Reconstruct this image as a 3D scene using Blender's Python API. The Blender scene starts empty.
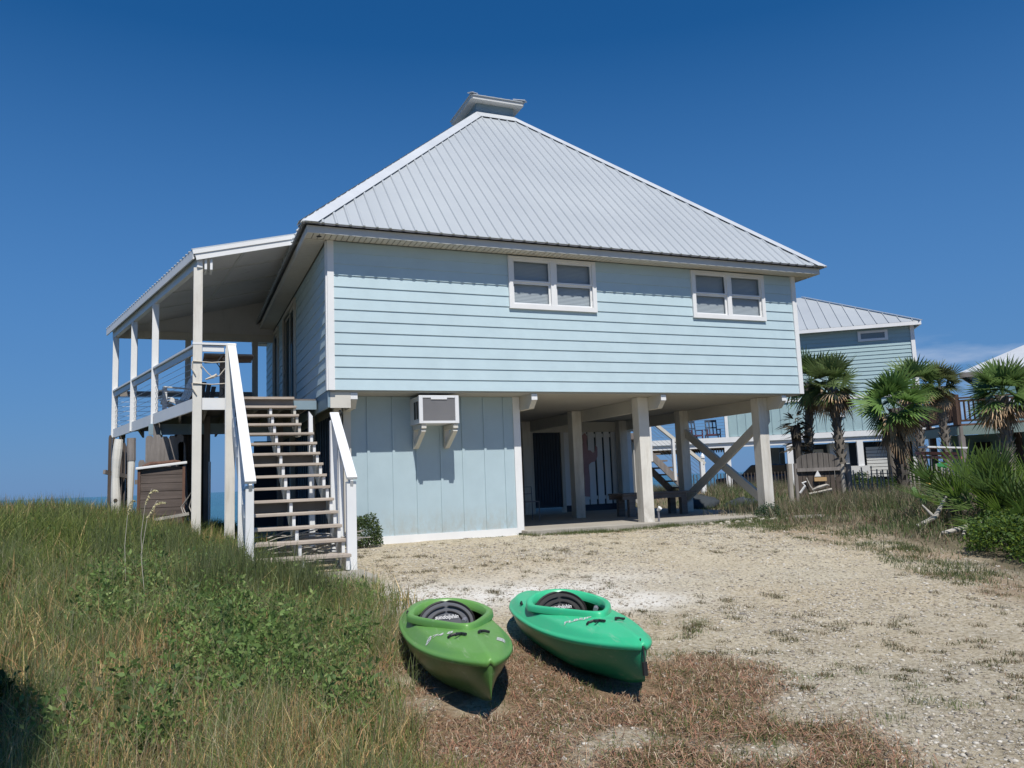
import bpy, math, random
import numpy as np
from mathutils import Vector, Matrix
random.seed(7); RNG = np.random.default_rng(7)
SC = bpy.context.scene
COL = SC.collection
PI = math.pi
# ---------------------------------------------------------------- camera
CAM = np.array([-2.3009, -13.4994, 0.9381]); YAW, PITCH, ROLL, FPX = 0.3971, 0.121, -0.0388, 795.1433
def cam_axes():
    cy, sy, cp, sp = math.cos(YAW), math.sin(YAW), math.cos(PITCH), math.sin(PITCH)
    f = np.array([sy*cp, cy*cp, sp]); r = np.array([cy, -sy, 0.0]); u = np.cross(r, f)
    cr, sr = math.cos(ROLL), math.sin(ROLL)
    return cr*r+sr*u, -sr*r+cr*u, f
R_, U_, F_ = cam_axes()
cam = bpy.data.cameras.new('camera'); cam.sensor_width = 36; cam.lens = FPX/1024*36
cam.clip_start = 0.05; cam.clip_end = 60000
camo = bpy.data.objects.new('camera', cam); COL.objects.link(camo); SC.camera = camo
camo.matrix_world = Matrix(((R_[0], U_[0], -F_[0], CAM[0]), (R_[1], U_[1], -F_[1], CAM[1]), (R_[2], U_[2], -F_[2], CAM[2]), (0, 0, 0, 1)))
# ---------------------------------------------------------------- mesh helpers
class MB:
    def __init__(s): s.v = []; s.f = []
    def add(s, vs, fs):
        n = len(s.v); s.v += [tuple(map(float, p)) for p in vs]; s.f += [tuple(n+i for i in f) for f in fs]; return s
    def box(s, x0, x1, y0, y1, z0, z1):
        return s.add([(x0,y0,z0),(x1,y0,z0),(x1,y1,z0),(x0,y1,z0),(x0,y0,z1),(x1,y0,z1),(x1,y1,z1),(x0,y1,z1)],
                     [(0,3,2,1),(4,5,6,7),(0,1,5,4),(1,2,6,5),(2,3,7,6),(3,0,4,7)])
    def bar(s, a, b, w, h, up=(0,0,1), b2=None):
        a = Vector(a); b = Vector(b); d = (b-a).normalized(); up = Vector(up)
        if abs(d.dot(up)) > .98: up = Vector((0,1,0))
        sd = d.cross(up).normalized(); u = sd.cross(d).normalized(); k = 1 if b2 is None else b2
        vs = [a-sd*w/2-u*h/2, a+sd*w/2-u*h/2, a+sd*w/2+u*h/2, a-sd*w/2+u*h/2]
        vs += [b-sd*w/2*k-u*h/2*k, b+sd*w/2*k-u*h/2*k, b+sd*w/2*k+u*h/2*k, b-sd*w/2*k+u*h/2*k]
        return s.add(vs, [(0,3,2,1),(4,5,6,7),(0,1,5,4),(1,2,6,5),(2,3,7,6),(3,0,4,7)])
    def prism(s, poly, vec):
        n = len(poly); v = Vector(vec); vs = [Vector(p) for p in poly]; vs += [p+v for p in vs]
        return s.add(vs, [tuple(range(n-1,-1,-1)), tuple(range(n,2*n))]+[(i,(i+1)%n,n+(i+1)%n,n+i) for i in range(n)])
    def tube(s, pts, rad, n=8, cap=True):
        pts = [Vector(p) for p in pts]
        if not hasattr(rad, '__len__'): rad = [rad]*len(pts)
        base = len(s.v); ref = None
        for i, p in enumerate(pts):
            d = (pts[min(i+1,len(pts)-1)]-pts[max(i-1,0)]).normalized()
            if ref is None: ref = Vector((0,0,1)) if abs(d.z) < .9 else Vector((1,0,0))
            a = d.cross(ref).normalized(); b = d.cross(a).normalized(); ref = b.cross(d)*1.0 if False else ref
            for k in range(n):
                t = 2*PI*k/n; q = p+(a*math.cos(t)+b*math.sin(t))*rad[i]; s.v.append(tuple(q))
        for i in range(len(pts)-1):
            for k in range(n):
                s.f.append((base+i*n+k, base+i*n+(k+1)%n, base+(i+1)*n+(k+1)%n, base+(i+1)*n+k))
        if cap:
            s.f.append(tuple(base+k for k in range(n-1,-1,-1))); s.f.append(tuple(base+(len(pts)-1)*n+k for k in range(n)))
        return s
    def build(s, name, mat, parent=None, smooth=False, bevel=0, local=False):
        me = bpy.data.meshes.new(name)
        v = s.v
        if parent is not None and not local:
            o0 = parent
            while o0.parent is not None: o0 = o0.parent
            L = o0.location
            v = [(a-L.x, b-L.y, c-L.z) for a, b, c in v]
        me.from_pydata(v, [], s.f); me.materials.append(mat); me.update()
        if smooth: me.polygons.foreach_set('use_smooth', [True]*len(me.polygons))
        o = bpy.data.objects.new(name, me); COL.objects.link(o)
        if parent is not None: o.parent = parent
        if bevel:
            m = o.modifiers.new('bevel', 'BEVEL'); m.width = bevel; m.segments = 2; m.limit_method = 'ANGLE'
            m.harden_normals = False
        return o
def bulk(name, verts, faces, mat, cols=None, parent=None, smooth=False):
    """verts (n,3), faces list of equally sized index rows, cols per vertex (n,3)"""
    me = bpy.data.meshes.new(name); verts = np.asarray(verts, dtype=np.float32); faces = np.asarray(faces, dtype=np.int32)
    if parent is not None:
        L = parent.location; verts = verts-np.array([L.x, L.y, L.z], dtype=np.float32)
    k = faces.shape[1]
    me.vertices.add(len(verts)); me.vertices.foreach_set('co', verts.ravel())
    me.loops.add(faces.size); me.loops.foreach_set('vertex_index', faces.ravel())
    me.polygons.add(len(faces)); me.polygons.foreach_set('loop_start', np.arange(0, faces.size, k, dtype=np.int32))
    me.polygons.foreach_set('loop_total', np.full(len(faces), k, dtype=np.int32))
    if smooth: me.polygons.foreach_set('use_smooth', np.ones(len(faces), dtype=bool))
    me.update(calc_edges=True)
    if cols is not None:
        at = me.color_attributes.new('tint', 'FLOAT_COLOR', 'POINT')
        c4 = np.ones((len(verts), 4), dtype=np.float32); c4[:, :3] = cols; at.data.foreach_set('color', c4.ravel())
    me.materials.append(mat); o = bpy.data.objects.new(name, me); COL.objects.link(o)
    if parent is not None: o.parent = parent
    return o
def tag(o, label=None, cat=None, group=None, kind=None):
    for k, v in (('label', label), ('category', cat), ('group', group), ('kind', kind)):
        if v: o[k] = v
    return o
def thing(name, loc, label, cat, group=None, rz=0):
    o = bpy.data.objects.new(name, None); COL.objects.link(o); o.location = loc; o.rotation_euler = (0,0,rz)
    o.empty_display_size = .2
    return tag(o, label, cat, group)
def copy_thing(src, loc, rz=0, label=None):
    r = src.copy(); COL.objects.link(r); r.location = loc; r.rotation_euler = (0,0,rz)
    if label: r['label'] = label
    for ch in list(src.children):
        c = ch.copy(); COL.objects.link(c); c.parent = r
        for g in list(ch.children):
            d = g.copy(); COL.objects.link(d); d.parent = c
    return r
# ---------------------------------------------------------------- noise
_perm = np.random.default_rng(3).random((256,256))
def vnoise(x, y):
    x = np.asarray(x, float); y = np.asarray(y, float)
    xi = np.floor(x).astype(int); yi = np.floor(y).astype(int); fx = x-xi; fy = y-yi
    fx = fx*fx*(3-2*fx); fy = fy*fy*(3-2*fy)
    g = lambda a, b: _perm[a & 255, b & 255]
    return (g(xi,yi)*(1-fx)+g(xi+1,yi)*fx)*(1-fy)+(g(xi,yi+1)*(1-fx)+g(xi+1,yi+1)*fx)*fy
def fbm(x, y, o=4):
    s = 0; a = .5; t = 0
    for i in range(o): s = s+a*vnoise(x*2**i+17*i, y*2**i+31*i); t += a; a *= .5
    return s/t
def sm(t): t = np.clip(t, 0, 1); return t*t*(3-2*t)
# ---------------------------------------------------------------- materials
def nt(name):
    m = bpy.data.materials.new(name); m.use_nodes = True; t = m.node_tree; t.nodes.clear()
    out = t.nodes.new('ShaderNodeOutputMaterial'); b = t.nodes.new('ShaderNodeBsdfPrincipled')
    t.links.new(b.outputs[0], out.inputs[0]); return m, t, b, out
def N(t, ty, **kw):
    n = t.nodes.new(ty)
    for k, v in kw.items():
        if k in ('operation','blend_type','data_type','attribute_name','noise_dimensions','wave_type','bands_direction','feature','vector_type','interpolation_type','clamp','mode'): setattr(n, k, v)
        else: n.inputs[k].default_value = v
    return n
def rgb(c): return (c[0], c[1], c[2], 1)
def mixc(t, fac, a, b, blend='MIX'):
    n = t.nodes.new('ShaderNodeMix'); n.data_type = 'RGBA'; n.blend_type = blend
    for i, v in ((0, fac), (6, a), (7, b)):
        if hasattr(v, 'is_linked') or isinstance(v, bpy.types.NodeSocket): t.links.new(v, n.inputs[i])
        else: n.inputs[i].default_value = v if i == 0 else rgb(v)
    return n.outputs[2]
def ramp(t, src, stops):
    n = t.nodes.new('ShaderNodeValToRGB'); t.links.new(src, n.inputs[0]); e = n.color_ramp.elements
    while len(e) < len(stops): e.new(.5)
    for i, (p, c) in enumerate(stops):
        e[i].position = p; e[i].color = (c, c, c, 1) if not hasattr(c, '__len__') else rgb(c)
    return n.outputs[0]
def noise(t, scale, detail=6, rough=.6, vec=None, sc=None):
    n = N(t, 'ShaderNodeTexNoise', Scale=scale, Detail=detail, Roughness=rough)
    co = t.nodes.new('ShaderNodeTexCoord').outputs['Object'] if vec is None else vec
    if sc:
        mp = t.nodes.new('ShaderNodeMapping'); mp.inputs['Scale'].default_value = sc; t.links.new(co, mp.inputs[0]); co = mp.outputs[0]
    t.links.new(co, n.inputs['Vector']); return n.outputs['Fac']
def bump(t, b, h, strength=.3, dist=.01):
    n = N(t, 'ShaderNodeBump', Strength=strength, Distance=dist); t.links.new(h, n.inputs['Height']); t.links.new(n.outputs[0], b.inputs['Normal'])
def paint(name, c, rough=.55, var=.12, dirt=None, dirt_amt=.35, grain=None, scale=2.0, metal=0, bmp=.15, dthr=.55):
    m, t, b, _ = nt(name); b.inputs['Roughness'].default_value = rough; b.inputs['Metallic'].default_value = metal
    n1 = noise(t, scale, 6, .65)
    f = ramp(t, n1, [(.3, 0), (.7, 1)])
    col = mixc(t, f, tuple(x*(1-var) for x in c), tuple(min(1, x*(1+var*.5)) for x in c))
    if dirt:
        n2 = noise(t, 3.2, 9, .72, sc=grain or (1,1,.35))
        d = ramp(t, n2, [(dthr, 0), (dthr+.2, dirt_amt)])
        col = mixc(t, d, col, dirt)
    t.links.new(col, b.inputs['Base Color'])
    n3 = noise(t, 60, 5, .7, sc=grain or (1,1,1)); bump(t, b, n3, bmp, .004)
    n4 = ramp(t, n1, [(.3, rough-.08), (.7, rough+.08)]); t.links.new(n4, b.inputs['Roughness'])
    return m
def wood(name, c1, c2, axis='z', rough=.85, scale=9):
    m, t, b, _ = nt(name); b.inputs['Roughness'].default_value = rough
    s = {'z': (1,1,.06), 'x': (.06,1,1), 'y': (1,.06,1)}[axis]
    n1 = noise(t, scale*2, 8, .7, sc=s); n2 = noise(t, 1.7, 4, .6)
    f = ramp(t, n1, [(.32, 0), (.68, 1)]); col = mixc(t, f, c1, c2)
    f2 = ramp(t, n2, [(.4, 0), (.7, .45)]); col = mixc(t, f2, col, tuple(x*.55 for x in c1))
    t.links.new(col, b.inputs['Base Color']); bump(t, b, n1, .5, .006); return m
def plain(name, c, rough=.5, metal=0, coat=0):
    m, t, b, _ = nt(name); b.inputs['Base Color'].default_value = rgb(c); b.inputs['Roughness'].default_value = rough
    b.inputs['Metallic'].default_value = metal; b.inputs['Coat Weight'].default_value = coat; return m
def foliage(name, c=None, trans=.42, rough=.55, spec=.3):
    m, t, b, out = nt(name)
    if c is None:
        a = N(t, 'ShaderNodeAttribute', attribute_name='tint'); col = a.outputs['Color']
    else:
        col = mixc(t, noise(t, 8, 3), tuple(x*.7 for x in c), tuple(x*1.3 for x in c))
    t.links.new(col, b.inputs['Base Color']); b.inputs['Roughness'].default_value = rough; b.inputs['Specular IOR Level'].default_value = spec
    tr = t.nodes.new('ShaderNodeBsdfTranslucent'); t.links.new(col, tr.inputs[0])
    mx = N(t, 'ShaderNodeMixShader', Fac=trans); t.links.new(b.outputs[0], mx.inputs[1]); t.links.new(tr.outputs[0], mx.inputs[2])
    t.links.new(mx.outputs[0], out.inputs[0]); return m
def glass(name, tint=(.02,.03,.035), alpha=.45):
    m, t, b, out = nt(name); b.inputs['Base Color'].default_value = rgb(tint); b.inputs['Roughness'].default_value = .02
    b.inputs['Specular IOR Level'].default_value = .8
    tr = t.nodes.new('ShaderNodeBsdfTransparent'); tr.inputs[0].default_value = (.85,.9,.92,1)
    mx = N(t, 'ShaderNodeMixShader', Fac=alpha); t.links.new(b.outputs[0], mx.inputs[1]); t.links.new(tr.outputs[0], mx.inputs[2])
    t.links.new(mx.outputs[0], out.inputs[0]); return m
M = {}
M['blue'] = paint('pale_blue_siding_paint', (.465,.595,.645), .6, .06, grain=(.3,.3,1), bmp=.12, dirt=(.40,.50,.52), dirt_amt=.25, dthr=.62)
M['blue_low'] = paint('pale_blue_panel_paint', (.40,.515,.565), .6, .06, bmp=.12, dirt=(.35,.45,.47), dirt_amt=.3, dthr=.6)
def splash(m, col, z0=-.05, z1=.55, amt=.6):   # sand and dirt splashed up from the ground
    t = m.node_tree; b = [n for n in t.nodes if n.type == 'BSDF_PRINCIPLED'][0]; old = b.inputs['Base Color'].links[0].from_socket
    sp = t.nodes.new('ShaderNodeSeparateXYZ'); t.links.new(t.nodes.new('ShaderNodeTexCoord').outputs['Object'], sp.inputs[0])
    mr = t.nodes.new('ShaderNodeMapRange'); t.links.new(sp.outputs['Z'], mr.inputs[0]); mr.inputs[1].default_value = z0; mr.inputs[2].default_value = z1; mr.inputs[3].default_value = 1; mr.inputs[4].default_value = 0
    n1 = ramp(t, noise(t, 9, 9, .75, sc=(1,1,.5)), [(.38, 0), (.62, 1)]); mu = N(t, 'ShaderNodeMath', operation='MULTIPLY'); t.links.new(mr.outputs[0], mu.inputs[0]); t.links.new(n1, mu.inputs[1])
    m2 = N(t, 'ShaderNodeMath', operation='MULTIPLY'); t.links.new(mu.outputs[0], m2.inputs[0]); m2.inputs[1].default_value = amt
    t.links.new(mixc(t, m2.outputs[0], old, col), b.inputs['Base Color'])
splash(M['blue_low'], (.33,.29,.22))
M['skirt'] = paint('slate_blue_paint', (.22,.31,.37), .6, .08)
M['white'] = paint('white_trim_paint', (.76,.77,.77), .5, .05, dirt=(.45,.43,.38), dirt_amt=.35, dthr=.6)
M['post'] = paint('weathered_white_post_paint', (.70,.68,.62), .75, .1, dirt=(.40,.36,.29), dirt_amt=.75, dthr=.5, grain=(1,1,.12), bmp=.4)
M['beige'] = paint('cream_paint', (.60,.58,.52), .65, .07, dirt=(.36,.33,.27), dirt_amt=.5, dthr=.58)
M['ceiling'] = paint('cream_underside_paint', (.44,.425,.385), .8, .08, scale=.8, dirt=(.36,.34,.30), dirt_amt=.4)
M['porchceil'] = paint('grey_ceiling_paint', (.68,.675,.67), .8, .1, scale=.7, dirt=(.22,.21,.2), dirt_amt=.35)
M['fascia'] = paint('grey_white_fascia_paint', (.58,.59,.58), .6, .06, dirt=(.35,.35,.32), dirt_amt=.3)
M['metal'] = paint('white_roof_metal', (.425,.46,.485), .5, .01, metal=.2, scale=.35, bmp=.02, dirt=(.46,.47,.48), dirt_amt=.2, dthr=.6, grain=(1,1,.2))
M['ridge'] = paint('white_ridge_cap_metal', (.58,.61,.635), .45, .03, metal=.2, scale=1.2, bmp=.02)
M['tread'] = wood('brown_tread_wood', (.36,.30,.25), (.52,.46,.39), 'x')
M['riser'] = paint('grey_brown_board', (.26,.24,.22), .8, .1)
M['greywood'] = wood('weathered_grey_wood', (.16,.145,.135), (.30,.275,.26), 'z')
M['darkwood'] = wood('dark_brown_wood', (.045,.036,.03), (.12,.095,.08), 'z')
M['boxwood'] = wood('dark_brown_box_boards', (.07,.055,.048), (.15,.12,.105), 'x')
M['redbrown'] = wood('red_brown_stained_wood', (.10,.05,.035), (.2,.11,.075), 'z')
M['railwood'] = wood('dark_brown_railing_wood', (.05,.03,.022), (.13,.075,.055), 'z')
M['gatewood'] = wood('dark_weathered_gate_wood', (.09,.08,.075), (.19,.175,.16), 'z')
M['tanwood'] = wood('tan_teak_wood', (.28,.20,.15), (.42,.32,.25), 'x')
M['tablewood'] = wood('grey_table_wood', (.13,.11,.10), (.25,.22,.2), 'x')
M['sandfence'] = wood('bleached_fence_lath', (.30,.28,.25), (.46,.43,.38), 'z')
M['navy'] = paint('navy_paint', (.035,.055,.085), .6, .15)
M['sage'] = paint('sage_green_paint', (.20,.27,.25), .7, .08, dirt=(.12,.15,.14), dirt_amt=.5)
M['h2'] = paint('sea_green_siding_paint', (.32,.45,.475), .6, .05, bmp=.08)
M['h3'] = paint('aqua_siding_paint', (.16,.30,.32), .6, .08)
M['dark'] = plain('dark_void', (.012,.013,.015), .9)
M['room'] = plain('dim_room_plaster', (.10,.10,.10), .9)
M['glass'] = glass('window_glass', (.05,.06,.07), .86)
M['blind'] = paint('grey_blind', (.62,.63,.65), .6, .05)
M['grille'] = paint('dark_grey_grille', (.17,.17,.19), .5, .1)
M['acwhite'] = paint('white_enamel', (.72,.73,.74), .35, .04, dirt=(.4,.3,.2), dirt_amt=.4, dthr=.66)
M['cable'] = plain('steel_cable', (.35,.38,.42), .35, .9)
M['rope'] = paint('frayed_rope', (.55,.50,.42), .9, .15)
M['black'] = plain('black_rubber', (.015,.015,.016), .55)
M['concrete'] = paint('concrete', (.35,.325,.28), .9, .12, scale=1.5, dirt=(.25,.22,.18), dirt_amt=.6, bmp=.5)
M['foil'] = foliage('leaf_mix')
M['straw'] = foliage('dry_grass_mix', trans=.15, rough=.8, spec=.1)
M['bark'] = wood('grey_palm_bark', (.10,.085,.07), (.28,.25,.21), 'z', scale=6)
M['barkdark'] = wood('dark_palm_bark', (.03,.027,.024), (.12,.105,.09), 'z', scale=6)
M['drift'] = wood('bleached_driftwood', (.32,.30,.27), (.55,.52,.47), 'x')
splash(M['post'], (.30,.26,.19), -.1, .6, .7)
M['louvre'] = paint('grey_louvre_paint', (.27,.27,.28), .5, .1)
# ================================================================ sky, sun
SUN = Vector((-.15, -1.0, 1.55)).normalized()   # towards the sun
sun_el = math.asin(SUN.z)
sl = bpy.data.lights.new('sun', 'SUN'); sl.energy = 3.9; sl.angle = math.radians(.53); sl.color = (1.0, .95, .87)
so = bpy.data.objects.new('sun', sl); COL.objects.link(so); so.rotation_euler = SUN.to_track_quat('Z', 'Y').to_euler()
w = bpy.data.worlds.new('World'); SC.world = w; w.use_nodes = True; t = w.node_tree; t.nodes.clear()
wo = t.nodes.new('ShaderNodeOutputWorld'); bg = t.nodes.new('ShaderNodeBackground'); bg.inputs[1].default_value = .085
sk = t.nodes.new('ShaderNodeTexSky'); sk.sky_type = 'NISHITA'; sk.sun_disc = False; sk.sun_elevation = sun_el
sk.sun_rotation = math.atan2(SUN.x, SUN.y)
sk.altitude = 0; sk.air_density = 1.0; sk.dust_density = .0; sk.ozone_density = 2.0
# deepen the blue slightly and lay a little low cloud along the horizon
tc = t.nodes.new('ShaderNodeTexCoord'); sep = t.nodes.new('ShaderNodeSeparateXYZ'); t.links.new(tc.outputs['Generated'], sep.inputs[0])
hs = N(t, 'ShaderNodeHueSaturation', Saturation=1.22, Value=.97)
mul = mixc(t, 1.0, (1,1,1), (.60,.735,.90), 'MULTIPLY'); t.links.new(sk.outputs[0], mul.node.inputs[6]); t.links.new(mul, hs.inputs['Color'])
mp = t.nodes.new('ShaderNodeMapping'); mp.inputs['Scale'].default_value = (5, 5, 22); t.links.new(tc.outputs['Generated'], mp.inputs[0])
cn = N(t, 'ShaderNodeTexNoise', Scale=1.3, Detail=7, Roughness=.55); t.links.new(mp.outputs[0], cn.inputs['Vector'])
cf = ramp(t, cn.outputs['Fac'], [(.46, 0), (.66, 1)])
el = ramp(t, sep.outputs['Z'], [(.03, 0), (.07, 1), (.115, 1), (.15, 0)])
dirn = t.nodes.new('ShaderNodeVectorMath'); dirn.operation = 'DOT_PRODUCT'; t.links.new(tc.outputs['Generated'], dirn.inputs[0])
a = math.radians(52); dirn.inputs[1].default_value = (math.sin(a), math.cos(a), 0)
az = ramp(t, dirn.outputs['Value'], [(.955, 0), (.99, 1)])
m1 = N(t, 'ShaderNodeMath', operation='MULTIPLY'); t.links.new(cf, m1.inputs[0]); t.links.new(el, m1.inputs[1])
m2 = N(t, 'ShaderNodeMath', operation='MULTIPLY'); t.links.new(m1.outputs[0], m2.inputs[0]); t.links.new(az, m2.inputs[1])
m3 = N(t, 'ShaderNodeMath', operation='MULTIPLY'); t.links.new(m2.outputs[0], m3.inputs[0]); m3.inputs[1].default_value = .42
cloud = mixc(t, m3.outputs[0], (1,1,1), (1,1,1)); mixn = cloud.node
lowf = ramp(t, sep.outputs['Z'], [(0, .9), (.16, .70), (.5, 0)])
low = mixc(t, lowf, (1,1,1), (1,1,1)); t.links.new(hs.outputs[0], low.node.inputs[6]); low.node.inputs[7].default_value = (.84, 2.1, 4.6, 1)
t.links.new(low, mixn.inputs[6]); mixn.inputs[7].default_value = (6.4, 6.9, 7.9, 1)
t.links.new(cloud, bg.inputs[0]); t.links.new(bg.outputs[0], wo.inputs[0])
vs = SC.view_settings; vs.view_transform = 'Standard'; vs.look = 'None'; vs.exposure = .35; vs.gamma = 1; vs.use_curve_mapping = False
# ================================================================ ground
XE_Y = [-16,-12,-9,-6.4,-4.4,-3.5,-3,9]; XE_X = [-1.9,-1.7,-1.05,-.5,-.35,-.9,-1.25,-1.1]
def xedge(y): return np.interp(y, XE_Y, XE_X)
RB_Y = [-40,-12,-7.3,-4.7,-3.1,-1.0,.2,.8]; RB_X = [6.0,6.0,6.3,7.5,7.6,7.9,9.0,10.4]
def rbound(y): return np.interp(y, RB_Y, RB_X)
def H(x, y):
    x = np.asarray(x, float); y = np.asarray(y, float)
    base = -.08-.41*sm((-1.2-y)/7.5)
    A = np.interp(y, [-13,-9,-6,-3,0,3,6,10], [.02,.10,.24,.42,.56,.62,.35,0])
    base = base+A*sm((xedge(y)-x)/3.4)
    base = base+.22*sm((x-rbound(y)-.3)/4)*sm((y+9)/6)*(1-sm((x-22)/8))
    ys = np.interp(x, [-30,-5,0,10,30,60], [6,7,12,14,30,50])
    base = base-sm((y-ys)/18)*3.2-np.clip(y-ys-18,0,200)*.02
    inside = (x > .1) & (x < 10.4) & (y > np.where(x < 3.7, .75, .25)) & (y < 10.8)
    base = np.where(inside, np.minimum(base, -.12), base)
    near = np.exp(-((x-2)**2+(y+5)**2)/400)
    base = base+near*np.where(inside, 0, (fbm(x*.9, y*.9, 4)-.5)*.10+(fbm(x*5+9, y*5, 3)-.5)*.018)
    return base
def grid1(a, b, da, lo, hi):
    g = list(np.arange(a, b+1e-6, da)); s = da; x = a; L = []
    while x > lo: s *= 1.22; x -= s; L.append(x)
    s = da; x = b; Rr = []
    while x < hi: s *= 1.22; x += s; Rr.append(x)
    return np.array(L[::-1]+g+Rr)
gx = grid1(-9, 15, .11, -4000, 4000); gy = grid1(-11.5, 8, .11, -4000, 400)
GX, GY = np.meshgrid(gx, gy, indexing='ij'); GZ = H(GX, GY)
# zones: R = dry straw, G = green growth, B = bright shell sand
zr = np.zeros_like(GX); zg = np.zeros_like(GX); zb = np.zeros_like(GX)
nz = fbm(GX*1.1+5, GY*1.1, 5)-.5; nz2 = fbm(GX*.5+50, GY*.5+9, 4)-.5
dl = xedge(GY)-GX+nz*.9
zg = np.maximum(zg, sm(dl/.5+.4))
dr = GX-rbound(GY)+nz*1.4
zg = np.maximum(zg, sm(dr/.9)*.9)
# straw: foreground wedge left of a line from the teal kayak's stern to the lower right
def straw_mask(x, y):
    n = (fbm(x*1.1+5, y*1.1, 5)-.5)
    line = np.interp(y, [-16,-11,-9.7,-8.5,-7.7,-7.2,-5.0], [.1,.6,1.15,1.65,1.25,.4,-.2])
    return sm((line-x+n*1.1)/.6+.5)*sm((-6.2-y+n)/1.0+.6)*np.clip((fbm(x*1.9+11,y*1.9+3,4)-.30)*7,.12,1)
zr = np.maximum(zr, straw_mask(GX, GY))
def straw2(x, y):   # reddish fringe beside the right-hand growth
    n = (fbm(x*1.3+25, y*1.3, 5)-.5); d = x-rbound(y)+n*1.2
    return sm((d+1.0)/.7)*(1-sm((d-.3)/.8))*.55*(y < 1)*np.clip((fbm(x*1.2+3,y*1.2+8,4)-.33)*6,.1,1)
zr = np.maximum(zr, straw2(GX, GY)); zr = np.where(GX > 20, 0, zr)
zb = np.exp(-(((GX-.9)/1.7)**2+((GY+4.95)/.75)**2))*1.0+np.exp(-(((GX-2.0)/.7)**2+((GY+6.1)/.35)**2))*.8
zb = np.clip(zb*(1.35+nz*2.6), 0, 1)
nxg, nyg = len(gx), len(gy); idx = np.arange(nxg*nyg).reshape(nxg, nyg)
F = np.stack([idx[:-1,:-1], idx[1:,:-1], idx[1:,1:], idx[:-1,1:]], -1).reshape(-1,4)
m, t, b, _ = nt('sand_shell_gravel'); b.inputs['Roughness'].default_value = .95; b.inputs['Specular IOR Level'].default_value = .15
at = N(t, 'ShaderNodeAttribute', attribute_name='tint'); sp = t.nodes.new('ShaderNodeSeparateColor'); t.links.new(at.outputs['Color'], sp.inputs[0])
big = noise(t, .45, 5, .6); mid = noise(t, 2.6, 7, .68); fine = noise(t, 26, 8, .75); vf = noise(t, 90, 6, .8)
c = mixc(t, ramp(t, big, [(.35,0),(.65,1)]), (.57,.475,.32), (.62,.555,.41))
c = mixc(t, ramp(t, mid, [(.40,0),(.68,.55)]), c, (.36,.31,.22))
c = mixc(t, ramp(t, fine, [(.38,.9),(.49,0)]), c, (.19,.155,.11))
c = mixc(t, ramp(t, fine, [(.53,0),(.62,.85)]), c, (.66,.62,.54))
vo = N(t, 'ShaderNodeTexVoronoi', Scale=38); t.links.new(t.nodes.new('ShaderNodeTexCoord').outputs['Object'], vo.inputs['Vector'])
c = mixc(t, ramp(t, vo.outputs['Distance'], [(.10,.55),(.2,0)]), c, (.66,.63,.56))
vo2 = N(t, 'ShaderNodeTexVoronoi', Scale=15); t.links.new(t.nodes.new('ShaderNodeTexCoord').outputs['Object'], vo2.inputs['Vector'])
c = mixc(t, ramp(t, vo2.outputs['Distance'], [(.07,.5),(.13,0)]), c, (.13,.11,.08))
zmn = N(t, 'ShaderNodeMath', operation='MULTIPLY'); t.links.new(sp.outputs[2], zmn.inputs[0]); t.links.new(ramp(t, mid, [(.3,.3),(.55,1)]), zmn.inputs[1])
c = mixc(t, zmn.outputs[0], c, (.82,.79,.72))
st = mixc(t, ramp(t, noise(t, 40, 8, .8), [(.35,0),(.65,1)]), (.15,.095,.06), (.43,.31,.20))
c = mixc(t, sp.outputs[0], c, st)
gr = mixc(t, ramp(t, noise(t, 30, 7, .75), [(.35,0),(.7,1)]), (.055,.05,.03), (.22,.19,.12))
c = mixc(t, sp.outputs[1], c, gr)
t.links.new(c, b.inputs['Base Color'])
ad = N(t, 'ShaderNodeMath', operation='ADD'); t.links.new(fine, ad.inputs[0]); t.links.new(vf, ad.inputs[1]); bump(t, b, ad.outputs[0], .9, .02)
M['ground'] = m
g = bulk('ground', np.stack([GX.ravel(), GY.ravel(), GZ.ravel()], 1), F, m, np.stack([zr.ravel(), zg.ravel(), zb.ravel()], 1), smooth=True)
tag(g, kind='structure')
# sea
m, t, b, _ = nt('sea_water'); b.inputs['Roughness'].default_value = .18; b.inputs['IOR'].default_value = 1.33
nn = noise(t, .012, 6, .6); c = mixc(t, ramp(t, nn, [(.35,0),(.65,1)]), (.012,.075,.105), (.03,.13,.15)); t.links.new(c, b.inputs['Base Color'])
n2 = noise(t, .9, 8, .7, sc=(1, .5, 1)); bump(t, b, n2, .9, .35); M['sea'] = m
s = MB(); s.add([(-30000,9,-1.9),(30000,9,-1.9),(30000,50000,-1.9),(-30000,50000,-1.9)], [(0,1,2,3)])
tag(s.build('sea', m), kind='structure')
# slab
s = MB(); s.prism([(.4,.70,-.2),(3.70,.70,-.2),(3.70,.33,-.2),(10.35,.33,-.2),(10.35,10.7,-.2),(.4,10.7,-.2)], (0,0,.2)); tag(s.build('concrete_slab', M['concrete'], bevel=.015), kind='structure')
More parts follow.
